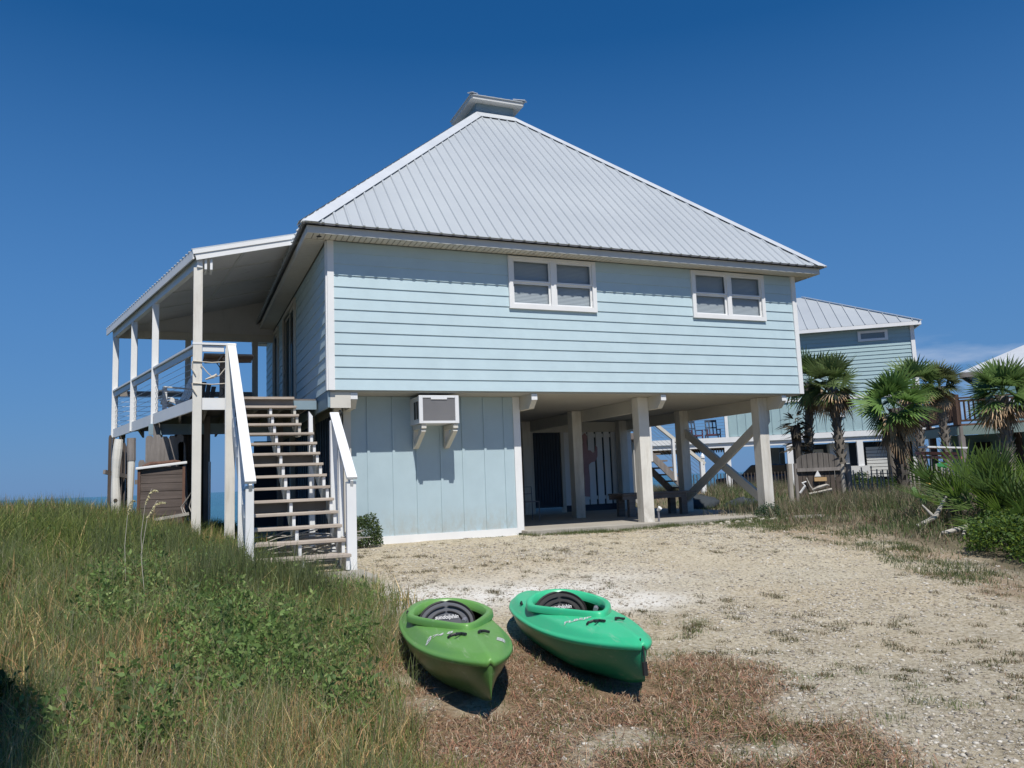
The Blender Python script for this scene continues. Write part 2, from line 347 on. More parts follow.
# ================================================================ beach house
T, B, W, D = 5.18, 2.58, 10.22, 10.38
house = thing('beach_house', (0,0,0), 'pale blue raised beach house with a steep white metal hip roof and porch', 'house')
def lap(mb, P, L, z0, z1, ex, holes=()):
    """P(s, out, z) -> point. courses of lap boards with rectangular holes (a,b,zl,zh)"""
    n = max(1, round((z1-z0)/ex)); ex = (z1-z0)/n
    for i in range(n):
        a0 = z0+i*ex; a1 = a0+ex; zs = sorted({a0, a1, *[z for h in holes for z in h[2:4] if a0+1e-4 < z < a1-1e-4]})
        for q0, q1 in zip(zs[:-1], zs[1:]):
            segs = [(0, L)]; mid = (q0+q1)/2
            for h in holes:
                if h[2] < mid < h[3]:
                    ns = []
                    for (p, q) in segs:
                        if h[0] > p: ns.append((p, min(q, h[0])))
                        if h[1] < q: ns.append((max(p, h[1]), q))
                    segs = [x for x in ns if x[1]-x[0] > 1e-4]
            o0 = .023-.016*(q0-a0)/ex; o1 = .023-.016*(q1-a0)/ex
            for (p, q) in segs:
                mb.add([P(p,0,q0),P(q,0,q0),P(q,o0,q0),P(p,o0,q0),P(p,o1,q1),P(q,o1,q1),P(q,0,q1),P(p,0,q1)],
                       [(0,1,2,3),(3,2,5,4),(4,5,6,7),(0,3,4,7),(1,6,5,2)])
def core(mb, P, L, z0, z1, holes, th=.12):
    xs = sorted({0, L, *[h[0] for h in holes], *[h[1] for h in holes]}); zs = sorted({z0, z1, *[h[2] for h in holes], *[h[3] for h in holes]})
    for x0, x1 in zip(xs[:-1], xs[1:]):
        for q0, q1 in zip(zs[:-1], zs[1:]):
            if any(h[0] < (x0+x1)/2 < h[1] and h[2] < (q0+q1)/2 < h[3] for h in holes): continue
            mb.add([P(x0,0,q0),P(x1,0,q0),P(x1,-th,q0),P(x0,-th,q0),P(x0,0,q1),P(x1,0,q1),P(x1,-th,q1),P(x0,-th,q1)],
                   [(0,3,2,1),(4,5,6,7),(0,1,5,4),(1,2,6,5),(2,3,7,6),(3,0,4,7)])
PF = lambda s_, o, z: (s_, -o, z)
PLf = lambda s_, o, z: (-o, s_, z)
PR = lambda s_, o, z: (W+o, s_, z)
PB = lambda s_, o, z: (s_, D+o, z)
WIN = [(3.44, 5.13, 4.23, 5.10), (7.56, 9.27, 4.23, 5.10)]
DOORS = [(4.05, 6.05, 2.58, 5.0), (7.3, 8.3, 2.58, 5.0)]
s = MB(); lap(s, PF, W, B, T, .2, WIN); core(s, PF, W, B, T, WIN); fw = s.build('wall', M['blue'], house)
s = MB(); lap(s, PLf, D, B, T, .2, DOORS); core(s, PLf, D, B, T, DOORS); s.build('wall', M['blue'], house)
s = MB(); lap(s, PR, D, B, T, .2); core(s, PR, D, B, T, []); s.build('wall', M['blue'], house)
s = MB(); lap(s, PB, W, B, T, .2); core(s, PB, W, B, T, []); s.build('wall', M['blue'], house)
# corner trim
for q in (((-.012, .10, -.045, -.002), (-.035, -.002, -.002, .10)), ((W-.10, W+.012, -.045, -.002), (W+.002, W+.045, -.002, .10)), ((-.012, .10, D+.002, D+.045),), ((W-.1, W+.042, D+.002, D+.045),)):
    s = MB()
    for k, u in enumerate(q): s.box(*u, B-.004+.001*k, T)
    s.build('corner_trim', M['white'], house)
# windows
def window(x0, x1, z0, z1, parent):
    tr = .085; fr = MB()
    fr.box(x0-tr, x0, -.062, .03, z0-tr, z1+.055); fr.box(x1, x1+tr, -.062, .03, z0-tr, z1+.055)
    fr.box(x0, x1, -.062, .03, z0-tr, z0); fr.box(x0, x1, -.062, .03, z1, z1+.055)
    xm = (x0+x1)/2; fr.box(xm-.055, xm+.055, -.058, .03, z0, z1)
    f = fr.build('window', M['white'], parent)
    for a, b_ in ((x0, xm-.055), (xm+.055, x1)):
        zm = z0+(z1-z0)*.50; sa = MB(); k = .035
        # upper sash proud of the lower one
        for (u0, u1, y) in ((zm, z1, -.035), (z0, zm, -.012)):
            sa.box(a, a+k, y, y+.03, u0, u1); sa.box(b_-k, b_, y, y+.03, u0, u1)
            sa.box(a+k, b_-k, y, y+.03, u1-k, u1); sa.box(a+k, b_-k, y, y+.03, u0, u0+k)
        sa.build('sash', M['white'], f)
        pn = MB()
        for yy_, u0, u1 in ((-.02, zm+k, z1-k), (.003, z0+k, zm-k)): pn = MB(); pn.add([(a+k,yy_,u0),(b_-k,yy_,u0),(b_-k,yy_,u1),(a+k,yy_,u1)], [(0,1,2,3)]); pn.build('pane', M['glass'], f)
        bl = MB(); z = z0+.02
        while z < z1-.02:
            bl.add([(a+.01,.050,z),(b_-.01,.050,z),(b_-.01,.056,z+.026),(a+.01,.056,z+.026)], [(0,1,2,3)]); z += .027
        bl.build('blind', M['blind'], f)
for x0, x1, z0, z1 in WIN: window(x0, x1, z0, z1, house)
# sliding glass doors on the porch side
def slider(y0, y1, z1, n):
    fr = MB(); k = .09
    fr.box(-.06, .03, y0-k, y0, B, z1+k); fr.box(-.06, .03, y1, y1+k, B, z1+k); fr.box(-.06, .03, y0, y1, z1, z1+k)
    f = fr.build('glass_door', M['beige'], house); w_ = (y1-y0)/n
    for i in range(n):
        a, b_ = y0+i*w_, y0+(i+1)*w_; o = -.02+.025*(i % 2); sa = MB(); q = .06
        sa.box(o, o+.03, a, a+q, B+.02, z1); sa.box(o, o+.03, b_-q, b_, B+.02, z1); sa.box(o, o+.03, a+q, b_-q, z1-q, z1); sa.box(o, o+.03, a+q, b_-q, B+.02, B+.1)
        sa.build('sash', M['beige'], f)
        pn = MB(); pn.box(o+.012, o+.016, a+q, b_-q, B+.1, z1-q); pn.build('pane', M['glass'], f)
slider(4.05, 6.05, 5.0, 2); slider(7.3, 8.3, 5.0, 1)
# interior shell so that the panes look into dim rooms
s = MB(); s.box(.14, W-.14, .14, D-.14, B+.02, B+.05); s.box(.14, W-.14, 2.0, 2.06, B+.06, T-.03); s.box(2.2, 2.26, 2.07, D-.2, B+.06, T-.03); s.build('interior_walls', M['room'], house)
# underside
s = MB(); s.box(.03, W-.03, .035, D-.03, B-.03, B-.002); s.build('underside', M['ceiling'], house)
s = MB(); s.box(-.012, .028, .03, D-.02, B-.29, B-.004); s.build('rim_board', M['skirt'], house)
s = MB(); s.box(.03, W, D-.08, D-.02, B-.38, B-.034); s.build('rim_board', M['beige'], house)
# pilings and beams
PX = [.25, 3.64, 6.49, 9.56]; PY = [.65, 3.65, 6.7, 9.7]
for j, py in enumerate(PY):
    for i, px in enumerate(PX):
        if i == 1 and j == 0: continue
        hw = .07 if i == 0 else .125
        s = MB(); s.box(px-hw, px+hw, py-hw, py+hw, -.12, B-.032); s.build('piling', M['post'], house, bevel=.012)
for i, px in enumerate(PX):
    x0 = px+.127 if i else px+.13
    s = MB(); x1 = x0+.11
    s.prism([(x0,.05,B-.032),(x0,.05,B-.16),(x0,.20,B-.30),(x0,D-.15,B-.30),(x0,D-.15,B-.032)], (x1-x0,0,0)); s.build('beam', M['beige'], house)
    s = MB(); s.box(x0-.004, x1+.004, .034, .048, B-.15, B-.04); s.build('beam_cap', M['white'], house)
s = MB(); s.box(.03, .375, .03, .07, B-.30, B-.034); s.build('beam', M['beige'], house)
for j in (2, 3):
    s = MB(); s.box(.5, W-.1, PY[j]+.13, PY[j]+.22, B-.33, B-.05); s.build('beam', M['beige'], house)
# corbel on the corner piling
s = MB(); s.prism([(9.687,.60,2.3),(9.687,.60,1.93),(9.73,.60,1.93),(9.80,.60,2.02),(9.80,.60,2.3)], (0,.12,0)); s.build('corbel', M['beige'], house)
# cross brace
s = MB(); s.bar((9.50,.66,1.95),(9.50,3.62,.28),.07,.19); s.build('cross_brace', M['beige'], house)
s = MB(); s.bar((9.59,.66,.24),(9.59,3.62,2.02),.07,.19); s.build('cross_brace', M['beige'], house)
# lower room, board and batten
LY = .65
s = MB(); s.box(.38, 3.64, LY, LY+.1, -.06, B-.034)
for x in (.80, 1.26, 1.70, 2.16, 2.59, 3.03, 3.44): s.box(x-.024, x+.024, LY-.02, LY, .03, B-.036)
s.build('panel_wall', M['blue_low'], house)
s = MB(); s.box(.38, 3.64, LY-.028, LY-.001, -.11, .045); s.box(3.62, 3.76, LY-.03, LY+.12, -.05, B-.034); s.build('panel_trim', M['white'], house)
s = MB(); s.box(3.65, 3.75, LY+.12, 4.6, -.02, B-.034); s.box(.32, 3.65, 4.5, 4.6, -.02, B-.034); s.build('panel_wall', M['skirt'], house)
s = MB(); s.box(.32, .37, LY+.08, 9.4, -.05, B-.30)
for y in np.arange(.95, 9.3, .3): s.box(.30, .32, y-.02, y+.02, -.05, B-.30)
s.box(-.45, .32, 9.36, 9.4, -.05, B-.3); s.build('panel_wall', M['navy'], house)
s = MB(); s.box(.345, .475, LY-.09, LY-.002, -.12, B-.034); s.build('corner_post', M['beige'], house)
# ---------------------------------------------------------------- roof
EO = .49; EZ = T+.15; DI = 4.596; APZ = 10.31
n_ = lambda s_: s_
RUN = DI+EO; PIT = (APZ-EZ)/RUN
def roofpt(side, s_, d, h):
    """s_ along the eave, d plan distance in from the eave, h height above the plane"""
    nz_ = 1/math.sqrt(1+PIT*PIT); off = h*PIT*nz_; z = EZ+d*PIT+h*nz_; dd = d-off
    Wt, Dt = W+2*EO, D+2*EO
    if side == 'F': return (-EO+s_, -EO+dd, z)
    if side == 'B': return (W+EO-s_, D+EO-dd, z)
    if side == 'L': return (-EO+dd, D+EO-s_, z)
    return (W+EO-dd, -EO+s_, z)
for side in 'FBLR':
    L = (W if side in 'FB' else D)+2*EO; s = MB(); top = RUN if side in 'FB' else RUN
    pl = [roofpt(side, 0, 0, 0), roofpt(side, L, 0, 0), roofpt(side, L-top, top, 0), roofpt(side, top, top, 0)]
    lo = [roofpt(side, a_, b_, -.035) for a_, b_ in ((0,0),(L,0),(L-top,top),(top,top))]
    s.add(pl+lo, [(0,1,2,3),(7,6,5,4),(0,4,5,1)])
    k = int(L/.2286); st = (L-k*.2286)/2
    for i in range(k+1):
        x = st+i*.2286; e = min(x, L-x, top)
        if e < .05: continue
        a_ = [(-.030,0),(-.014,.022),(.014,.022),(.030,0)]
        vs_ = [roofpt(side, x+u, -.012, h+.001) for u, h in a_]+[roofpt(side, x+u, min(min(x+u, L-x-u), top), h+.001) for u, h in a_]
        s.add(vs_, [(0,1,5,4),(1,2,6,5),(2,3,7,6),(0,3,2,1)])
    s.build('roof', M['metal'], house)
# ridge caps on the hips: two folded strips each
def cap(p, q, sideA, sideB, w_=.19):
    pass
s = MB()
for side in 'FBLR':
    L = (W if side in 'FB' else D)+2*EO; top = RUN; wd = .25
    for flip in (0, 1):
        g_ = (lambda x: x) if not flip else (lambda x: L-x)
        A0 = [roofpt(side, g_(0), -.03, .036), roofpt(side, g_(wd*1.0), -.03, .036), roofpt(side, g_(top+wd), top-.0, .036), roofpt(side, g_(top), top, .036)]
        B0 = [roofpt(side, g_(0), -.03, .030), roofpt(side, g_(wd*1.0), -.03, .030), roofpt(side, g_(top+wd), top-.0, .030), roofpt(side, g_(top), top, .030)]
        fs = [(0,1,2,3),(7,6,5,4),(1,5,6,2),(0,4,5,1)]
        if flip: fs = [tuple(reversed(f)) for f in fs]
        s.add(A0+B0, fs)
    A0 = [roofpt(side, top, top-.22, .040), roofpt(side, L-top, top-.22, .040), roofpt(side, L-top, top, .040), roofpt(side, top, top, .040)]
    B0 = [roofpt(side, top, top-.22, .034), roofpt(side, L-top, top-.22, .034), roofpt(side, L-top, top, .034), roofpt(side, top, top, .034)]
    s.add(A0+B0, [(0,1,2,3),(7,6,5,4),(0,4,5,1)])
s.build('ridge_cap', M['ridge'], house)
# fascia, drip edge, soffit
OF = .40
s = MB()
s.box(-OF, W+OF, -OF, -OF+.025, T-.005, EZ-.03); s.box(-OF, W+OF, D+OF-.025, D+OF, T-.005, EZ-.03)
s.box(-OF, -OF+.025, -OF+.025, D+OF-.025, T-.005, EZ-.03); s.box(W+OF-.025, W+OF, -OF+.025, D+OF-.025, T-.005, EZ-.03)
s.build('fascia', M['fascia'], house)
s = MB()
for i in range(int((W+2*OF)/.1)):
    x = -OF+.03+i*.1
    s.box(x, x+.086, -OF+.03, -.035, T+.004, T+.014)
    if x+.1 < W+OF: s.box(x, x+.086, D+.035, D+OF-.03, T+.004, T+.014)
for i in range(int(D/.1)):
    y = .0+i*.1
    s.box(-OF+.03, -.035, y, y+.086, T+.004, T+.014); s.box(W+.035, W+OF-.03, y, y+.086, T+.004, T+.014)
s.build('soffit', M['beige'], house)
s = MB(); s.box(-OF+.01, W+OF-.01, -OF+.01, -.01, T+.02, T+.03); s.box(-OF+.01, -.01, .0, D+OF-.01, T+.02, T+.03); s.box(W+.01, W+OF-.01, .0, D+OF-.01, T+.02, T+.03); s.box(0,W,D+.01,D+OF-.01,T+.02,T+.03)
s.build('soffit_backing', M['riser'], house)
s = MB()
for zz, o in ((.0, 0),):
    s.box(-EO+.01, W+EO-.01, -EO+.012, -EO+.02, EZ-.028, EZ-.006); s.box(-EO+.012, -EO+.02, -EO+.02, D+EO, EZ-.028, EZ-.006); s.box(W+EO-.02, W+EO-.012, -EO+.02, D+EO, EZ-.028, EZ-.006)
s.build('drip_edge', M['grille'], house)
s = MB(); s.add([(0.2,-.3,5.205),(.32,-.3,5.205),(.32,-.2,5.205),(.2,-.2,5.205)],[(0,1,2,3)]) 
# soffit vent hole near the corner
s = MB(); s.tube([(-.17,-.2,T-.002),(-.17,-.2,T+.01)], .045, 12); s.build('soffit_light', M['black'], house)
# cupola
cx0, cx1, cy0, cy1 = DI, W-DI, DI, D-DI; ov = .21
cz = APZ+.27
s = MB(); s.box(cx0, cx1, cy0, cy1, APZ-.05, cz); cu = s.build('cupola', M['skirt'], house)
s = MB(); s.box(cx0-ov, cx1+ov, cy0-ov, cy1+ov, cz, cz+.10); s.build('cupola_fascia', M['fascia'], cu)
s = MB(); mx, my = (cx0+cx1)/2, (cy0+cy1)/2; e = ov+.03; zt = cz+.103
p = [(cx0-e,cy0-e,zt),(cx1+e,cy0-e,zt),(cx1+e,cy1+e,zt),(cx0-e,cy1+e,zt),(mx,my,zt+.42)]
s.add(p+[(a_,b_,c_-.02) for a_,b_,c_ in p[:4]], [(0,1,4),(1,2,4),(2,3,4),(3,0,4),(3,2,1,0)][:4]+[(0,5,6,1),(1,6,7,2),(2,7,8,3),(3,8,5,0),(8,7,6,5)])
for i in range(1, 7):
    x = cx0-e+(cx1-cx0+2*e)*i/7; s.bar((x,cy0-e+.02,zt+.014),(x,cy0-e+.2,zt+.012+.2*.42/.9),.02,.012)
s.build('cupola_roof', M['metal'], cu)
s = MB(); s.bar((cx0-e-.02,cy0-e-.02,zt+.015),(cx0-e+.22,cy0-e+.22,zt+.12),.14,.02); s.build('cupola_ridge_cap', M['ridge'], cu)
s = MB(); s.bar((cx1+e+.02,cy0-e-.02,zt+.015),(cx1+e-.22,cy0-e+.22,zt+.12),.14,.02); s.build('cupola_ridge_cap', M['ridge'], cu)
# ================================================================ porch and deck (parts of the house)
DZ = 2.55; Y0, Y1 = 1.1, 8.3
def XL(y): return -2.05-.25*(y-1.1)
nrm = (math.cos(math.atan(.25)), math.sin(math.atan(.25)))
porch = None
s = MB(); y = Y0+.03
while y < Y1:
    y2 = min(y+.138, Y1); s.prism([(XL(y)+.02,y,DZ-.035),(-.045,y,DZ-.035),(-.045,y2,DZ-.035),(XL(y2)+.02,y2,DZ-.035)], (0,0,.035)); y += .145
porch = s.build('porch_deck', M['tablewood'], house)
s = MB(); s.prism([(XL(Y0)-.04,Y0-.04,DZ-.21),(XL(Y0),Y0-.04,DZ-.21),(XL(Y1),Y1,DZ-.21),(XL(Y1)-.04,Y1,DZ-.21)], (0,0,.215))
s.box(XL(Y0)-.0, -1.5, Y0-.04, Y0-.002, DZ-.2, DZ+.004); s.build('fascia_board', M['white'], porch)
s = MB()
for x in np.arange(-3.6, -.1, .42):
    ys = Y0 if x > XL(Y0) else (x+2.05)/-.25+1.1
    s.box(x, x+.04, ys+.05, Y1-.02, DZ-.2, DZ-.037)
s.build('joist', M['riser'], porch)
s = MB(); s.box(-1.5, -.045, Y0-.06, Y0-.02, DZ-.2, DZ-.04); s.build('joist', M['skirt'], porch); s = MB(); s.box(-2.9, -.05, 4.0, 4.06, DZ-.42, DZ-.202); s.build('joist', M['skirt'], porch)
GP = [(Y0, .15), (4.1, .13), (6.05, .13), (8.1, .13)]
for i, (y, w_) in enumerate(GP):
    x = XL(y); s = MB(); s.box(x-w_/2, x+w_/2, y-w_/2-.02*(i == 0), y+w_/2, -.1 if i == 0 else DZ-.2, 4.83); s.build('post', M['post' if i == 0 else 'white'], porch, bevel=.008)
for (x, y) in ((-1.80, 4.05), (-2.75, 4.0), (-3.6, 7.7), (-1.8, 7.7), (-.35, 4.05)):
    s = MB(); s.box(x-.06, x+.06, y-.06, y+.06, -.3, DZ-.05); s.build('post', M['greywood'], porch)
s = MB(); s.tube([(-1.76,3.6,-.2),(-1.76,3.6,1.55)], .022, 8); s.build('pipe', M['white'], porch)
for x in (-2.15, -.52):
    s = MB(); s.box(x-.07, x+.07, Y1-.2, Y1-.06, DZ, 4.85); s.build('post', M['beige'], porch)
# top beam along the outer posts, back beam
s = MB(); s.bar((XL(Y0-.1)+.0,Y0-.12,4.915),(XL(Y1),Y1,4.915),.09,.17); s.build('beam', M['white'], porch)
s = MB(); s.box(XL(Y1)+.05, -.05, Y1-.18, Y1-.08, 4.83, 5.02); s.build('beam', M['beige'], porch)
s = MB()
for dx in (.10, .19): s.box(XL(Y0)+dx, XL(Y0)+dx+.04, Y0-.13, Y0+.25, 4.80, 4.99)
s.build('beam', M['white'], porch)
def rz(x, y): return 5.13+.25*((x-(-2.14-.25*(y-1.0)))*nrm[0])
def xmeet(y):  # where the porch roof runs into the main roof
    x = -.2
    for _ in range(20): x = (rz(x, y)-EZ)/PIT-EO
    return x+.03
ya, yb = .93, 8.6
def xe_(y): return -2.16-.25*(y-1.0)
s = MB()
def sheet(mb, h0, h1, ina=0, inx=0, y0=None, y1=None):
    a_, b_ = (y0 or ya)+ina, (y1 or yb)-ina
    q = [(xe_(a_)+inx, a_), (xmeet(a_), a_), (xmeet(b_), b_), (xe_(b_)+inx, b_)]
    mb.add([(x, y, rz(x,y)+h0) for x, y in q]+[(x, y, rz(x,y)+h1) for x, y in q], [(0,3,2,1),(4,5,6,7),(0,1,5,4),(1,2,6,5),(2,3,7,6),(3,0,4,7)])
sheet(s, -.01, .006)
yy = ya+.05
while yy < yb:
    x0, x1 = xe_(yy)-.01, xmeet(yy); s.bar((x0,yy,rz(x0,yy)+.014),(x1,yy,rz(x1,yy)+.014),.05,.018); yy += .19
s.build('porch_roof', M['metal'], porch)
s = MB(); sheet(s, -.10, -.085, .03, .03); s.build('ceiling', M['porchceil'], porch)
s = MB()
for yy in (2.6, 4.3, 6.1):
    s.bar((xe_(yy)+.1,yy,rz(xe_(yy)+.1,yy)-.11),(xmeet(yy)-.35,yy,rz(xmeet(yy)-.35,yy)-.11),.05,.018)
s.bar((-1.25,1.0,rz(-1.25,1.0)-.113),(-1.9,8.4,rz(-1.9,8.4)-.113),.05,.018); s.build('ceiling_batten', M['fascia'], porch)
s = MB()
s.bar((xe_(ya)+.012,ya,rz(xe_(ya),ya)-.09),(xe_(yb)+.012,yb,rz(xe_(yb),yb)-.09),.025,.15)
s.bar((xe_(ya)+.04,ya+.0,rz(xe_(ya),ya)-.10),(xmeet(ya),ya+.0,rz(xmeet(ya),ya)-.10),.022,.17)
s.bar((xe_(ya)+.00,ya-.02,rz(xe_(ya),ya)-.05),(xmeet(ya),ya-.02,rz(xmeet(ya),ya)-.05),.02,.07)
s.build('roof_fascia', M['white'], porch)
s = MB(); q = [(XL(Y1)+.03,Y1-.13,5.0),(-.05,Y1-.13,5.0),(-.05,Y1-.13,rz(-.05,Y1)-.1),(XL(Y1)+.03,Y1-.13,rz(XL(Y1),Y1)-.1)]; s.prism(q, (0,.03,0)); s.build('gable_panel', M['porchceil'], porch)
# railing
RZ = 3.49
pts = [(XL(y), y) for y, _ in GP]
s = MB()
s.bar((XL(Y0)-.0,Y0+.05,RZ),(XL(8.1),8.1,RZ),.13,.035); s.bar((XL(Y0)-.01,Y0+.05,RZ-.09),(XL(8.1)-.01,8.1,RZ-.09),.04,.11)
s.box(-2.13, -1.42, Y0-.10, Y0+.03, RZ-.015, RZ+.02); s.box(-1.97, -1.62, Y0-.07, Y0-.03, RZ-.13, RZ-.035)
s.build('handrail', M['white'], porch)
s = MB(); s.box(XL(8.1), -.6, 8.05, 8.14, RZ-.13, RZ); s.build('handrail', M['riser'], porch)
s = MB()
for k in range(7):
    z = DZ+.10+k*.115
    s.tube([(XL(Y0),Y0+.05,z),(XL(4.1),4.1,z-.004),(XL(8.1),8.1,z)], .0045, 5); s.tube([(XL(8.1),8.1,z),(-.6,8.1,z)], .0045, 5)
s.build('rail_cable', M['cable'], porch)
s = MB()
for z in (2.80, 3.18): s.tube([(-2.12,Y0-.11,z),(-1.82,Y0-.10,z-.02),(-1.46,Y0-.11,z+.01)], .011, 6)
s.tube([(-2.0,Y0-.12,3.12),(-1.88,Y0-.13,2.97),(-1.80,Y0-.13,2.90),(-1.7,Y0-.13,2.93),(-1.52,Y0-.12,3.17)], .009, 6)
s.tube([(-1.92,Y0-.14,2.86),(-1.79,Y0-.15,2.91)], [.012,.03], 6); s.tube([(-1.80,Y0-.15,2.90),(-1.74,Y0-.15,2.95)], [.03,.02], 6)
s.tube([(-2.13,Y0-.11,3.18),(-2.14,Y0-.11,3.05),(-2.08,Y0-.12,2.95)], .010, 6); s.tube([(-2.13,Y0-.11,2.80),(-2.12,Y0-.12,2.7),(-2.06,Y0-.11,2.6)], .010, 6)
s.build('rope', M['rope'], porch)
# ---------------------------------------------------------------- front staircase
NT = 14; RI, RU, YN = .175, .296, .90
s = MB(); s.box(-1.47, -.45, YN-.0, Y0+.02, DZ-.03, DZ+.012); stair = s.build('staircase', M['tread'], house)
for i in range(1, NT+1):
    z = DZ-RI*i; y = YN-RU*i; xr = -.45 if i <= 3 else -.29
    s = MB(); s.box(-1.46, xr, y-.0, y+.27, z-.04, z); s.build('tread', M['tread'], stair, bevel=.006)
def stringer(x, i0, i1, mt, w_=.042):
    top = []; lo = []
    for i in range(i0, i1+1):
        z = DZ-RI*i-.042; y = YN-RU*i+.035
        top += [(x, y+RU-.0, z), (x, y, z)]
        if i < i1: pass
    zb_, yb_ = DZ-RI*i1-.042-RI, YN-RU*i1+.035
    poly = top+[(x, yb_, max(zb_, -.1)), (x, yb_+.34, max(zb_, -.1)), (x, YN-RU*i0+.035+RU, DZ-RI*i0-.042-.26)]
    s_ = MB(); s_.prism(poly, (w_,0,0)); s_.build('stringer', mt, stair)
stringer(-1.50, 1, 14, M['white']); stringer(-.90, 1, 14, M['white']); stringer(-.35, 4, 14, M['white']); stringer(-.50, 1, 3, M['beige'])
s = MB(); s.box(-1.44, -.46, YN+.09, YN+.12, DZ-RI, DZ-.03); s.build('riser_board', M['riser'], stair)
for i in (6, 10): y = YN-RU*i+.26; z = DZ-RI*i; s = MB(); s.box(-1.44, -.36, y, y+.03, z-RI, z-.042); s.build('riser_board', M['riser'], stair)
def handrail(a_, b_, e=.0):
    s_ = MB(); s_.bar(a_, b_, .135, .04, (0,0,1)); a2 = (a_[0],a_[1],a_[2]-.09); b2 = (b_[0],b_[1]+.03,b_[2]-.08); s_.bar(a2, b2, .04, .12); s_.build('handrail', M['white'], stair, bevel=.006)
handrail((-1.5,YN+.08,RZ),(-1.505,-3.2,1.04)); handrail((-.13,-1.22,2.07),(-.255,-3.17,1.05))
def spost(x, y, w_, z1, mt='white', z0=-.35, d=None):
    s_ = MB(); d = d or w_; s_.box(x-w_/2, x+w_/2, y-d/2, y+d/2, z0, z1); s_.build('newel_post', M[mt], stair, bevel=.006)
spost(-1.51, -3.1, .10, 1.0); spost(-1.50, -1.5, .09, 1.9); spost(-1.52, .93, .15, 3.47, 'post'); spost(-1.58, .93, .05, 3.4)
spost(-.255, -3.08, .125, 1.01, d=.09); spost(-.17, -1.35, .10, 1.95, 'white'); spost(-.24, -2.3, .06, 1.45)
s = MB(); s.prism([(-.36,-.2,2.2),(-.30,-.2,2.12),(-.27,-.2,-.1),(-.36,-.2,-.1)], (0,.09,0)); s.build('newel_post', M['white'], stair)
s = MB(); s.tube([(-.02,-1.1,2.12),(.12,-.5,2.15),(.2,.2,2.13)], .02, 6); s.build('bracket', M['black'], stair)
s = MB(); s.box(-1.6, -.12, -3.95, -3.0, -.32, -.115); tag(s.build('concrete_pad', M['concrete'], bevel=.02), kind='structure')
# ---------------------------------------------------------------- air conditioner and its brackets
ac = thing('air_conditioner', (1.94, .3, 2.0), 'boxy white air conditioner with grey louvred front on two wooden brackets', 'air conditioner')
ax0, ax1, ay0, ay1, az0, az1 = 1.57, 2.31, 0.0, .72, 2.0, 2.50
s = MB(); s.box(ax0+.012, ax1-.012, ay0+.03, ay1, az0+.005, az1-.008); s.build('casing', M['acwhite'], ac)
s = MB(); k = .07
s.box(ax0, ax0+k, ay0, ay0+.03, az0, az1); s.box(ax1-k, ax1, ay0, ay0+.03, az0, az1); s.box(ax0+k, ax1-k, ay0, ay0+.03, az1-.045, az1); s.box(ax0+k, ax1-k, ay0, ay0+.03, az0, az0+.045)
s.box(ax0+.22, ax1-.22, ay0-.006, ay0+.02, az1-.075, az1-.045); s.build('front_frame', M['acwhite'], ac, bevel=.005)
s = MB(); z = az0+.05
while z < az1-.055: s.box(ax0+k, ax1-k, ay0+.010, ay0+.028, z, z+.010); z += .0165
lv_ = s.build('grille', M['louvre'], ac); s = MB(); s.box(ax0+k, ax1-k, ay0+.0285, ay0+.0295, az0+.045, az1-.045); s.build('grille_backing', M['black'], ac)
s = MB()
for i in range(2):
    y = ay0+.10+i*.16; s.box(ax0+.004, ax0+.013, y, y+.10, az0+.09, az1-.1)
s.build('side_vent', M['black'], ac)
for bx in (1.66, 2.25):
    s = MB(); s.box(bx-.045, bx+.045, .03, .63, az0-.085, az0-.003); s.box(bx-.045, bx+.045, .56, .63, 1.58, az0-.085); s.bar((bx,.07,1.90),(bx,.57,1.62),.085,.085); s.build('bracket', M['beige'], house, bevel=.004)
# ================================================================ things on the deck
def slat_chair(name, loc, rz_, label, mat, scale=1.0):
    o = thing(name, loc, label, 'chair', None, rz_); k = scale
    s = MB()
    for i in range(5):
        x = (-.24+.12*i)*k; h = (1.0-.05*abs(i-2))*k; s.prism([(x-.05*k,.18*k,.34*k),(x+.05*k,.18*k,.34*k),(x+.055*k,.42*k,h),(x-.055*k,.42*k,h)], (0,.02,0))
    s.build('backrest', mat, o, local=True)
    s = MB()
    for i in range(5): s.bar((-.28*k,(-.32+.12*i)*k,(.40-.025*i)*k),(.28*k,(-.32+.12*i)*k,(.40-.025*i)*k),.10*k,.02*k)
    s.build('seat', mat, o, local=True)
    for sx in (-1, 1):
        s = MB(); s.bar((sx*.32*k,-.36*k,.60*k),(sx*.32*k,.26*k,.58*k),.12*k,.022*k); s.build('armrest', mat, o, local=True)
        s = MB(); s.bar((sx*.31*k,-.33*k,0),(sx*.31*k,-.33*k,.59*k),.03*k,.09*k); s.build('leg', mat, o, local=True)
        s = MB(); s.bar((sx*.29*k,-.2*k,.34*k),(sx*.29*k,.62*k,.03*k),.03*k,.10*k); s.build('leg', mat, o, local=True)
    return o
slat_chair('slatted_chair', (-2.42,4.55,DZ), math.radians(-70), 'white slatted garden chair behind the porch rail, leaning back', M['white'], .95)
slat_chair('slatted_chair', (-1.95,6.6,DZ), math.radians(200), 'dark grey slatted garden chair farther back on the porch deck', M['greywood'], .95)
tb = thing('pedestal_table', (-1.38,3.4,DZ), 'tall weathered wooden pedestal table beside the porch steps', 'table')
s = MB()
for i in range(7): s.box(-.52, .42, -.42+i*.12, -.31+i*.12, 1.06, 1.10)
s.build('table_top', M['tanwood'], tb, local=True, bevel=.008)
s = MB(); s.bar((-.5,0,1.0),(.4,0,1.03),.09,.07); s.bar((-.12,-.35,1.01),(-.12,.35,1.01),.09,.07); s.build('top_brace', M['tanwood'], tb, local=True)
s = MB(); s.box(-.21, -.03, -.09, .09, .12, .99); s.build('pedestal', M['tanwood'], tb, local=True)
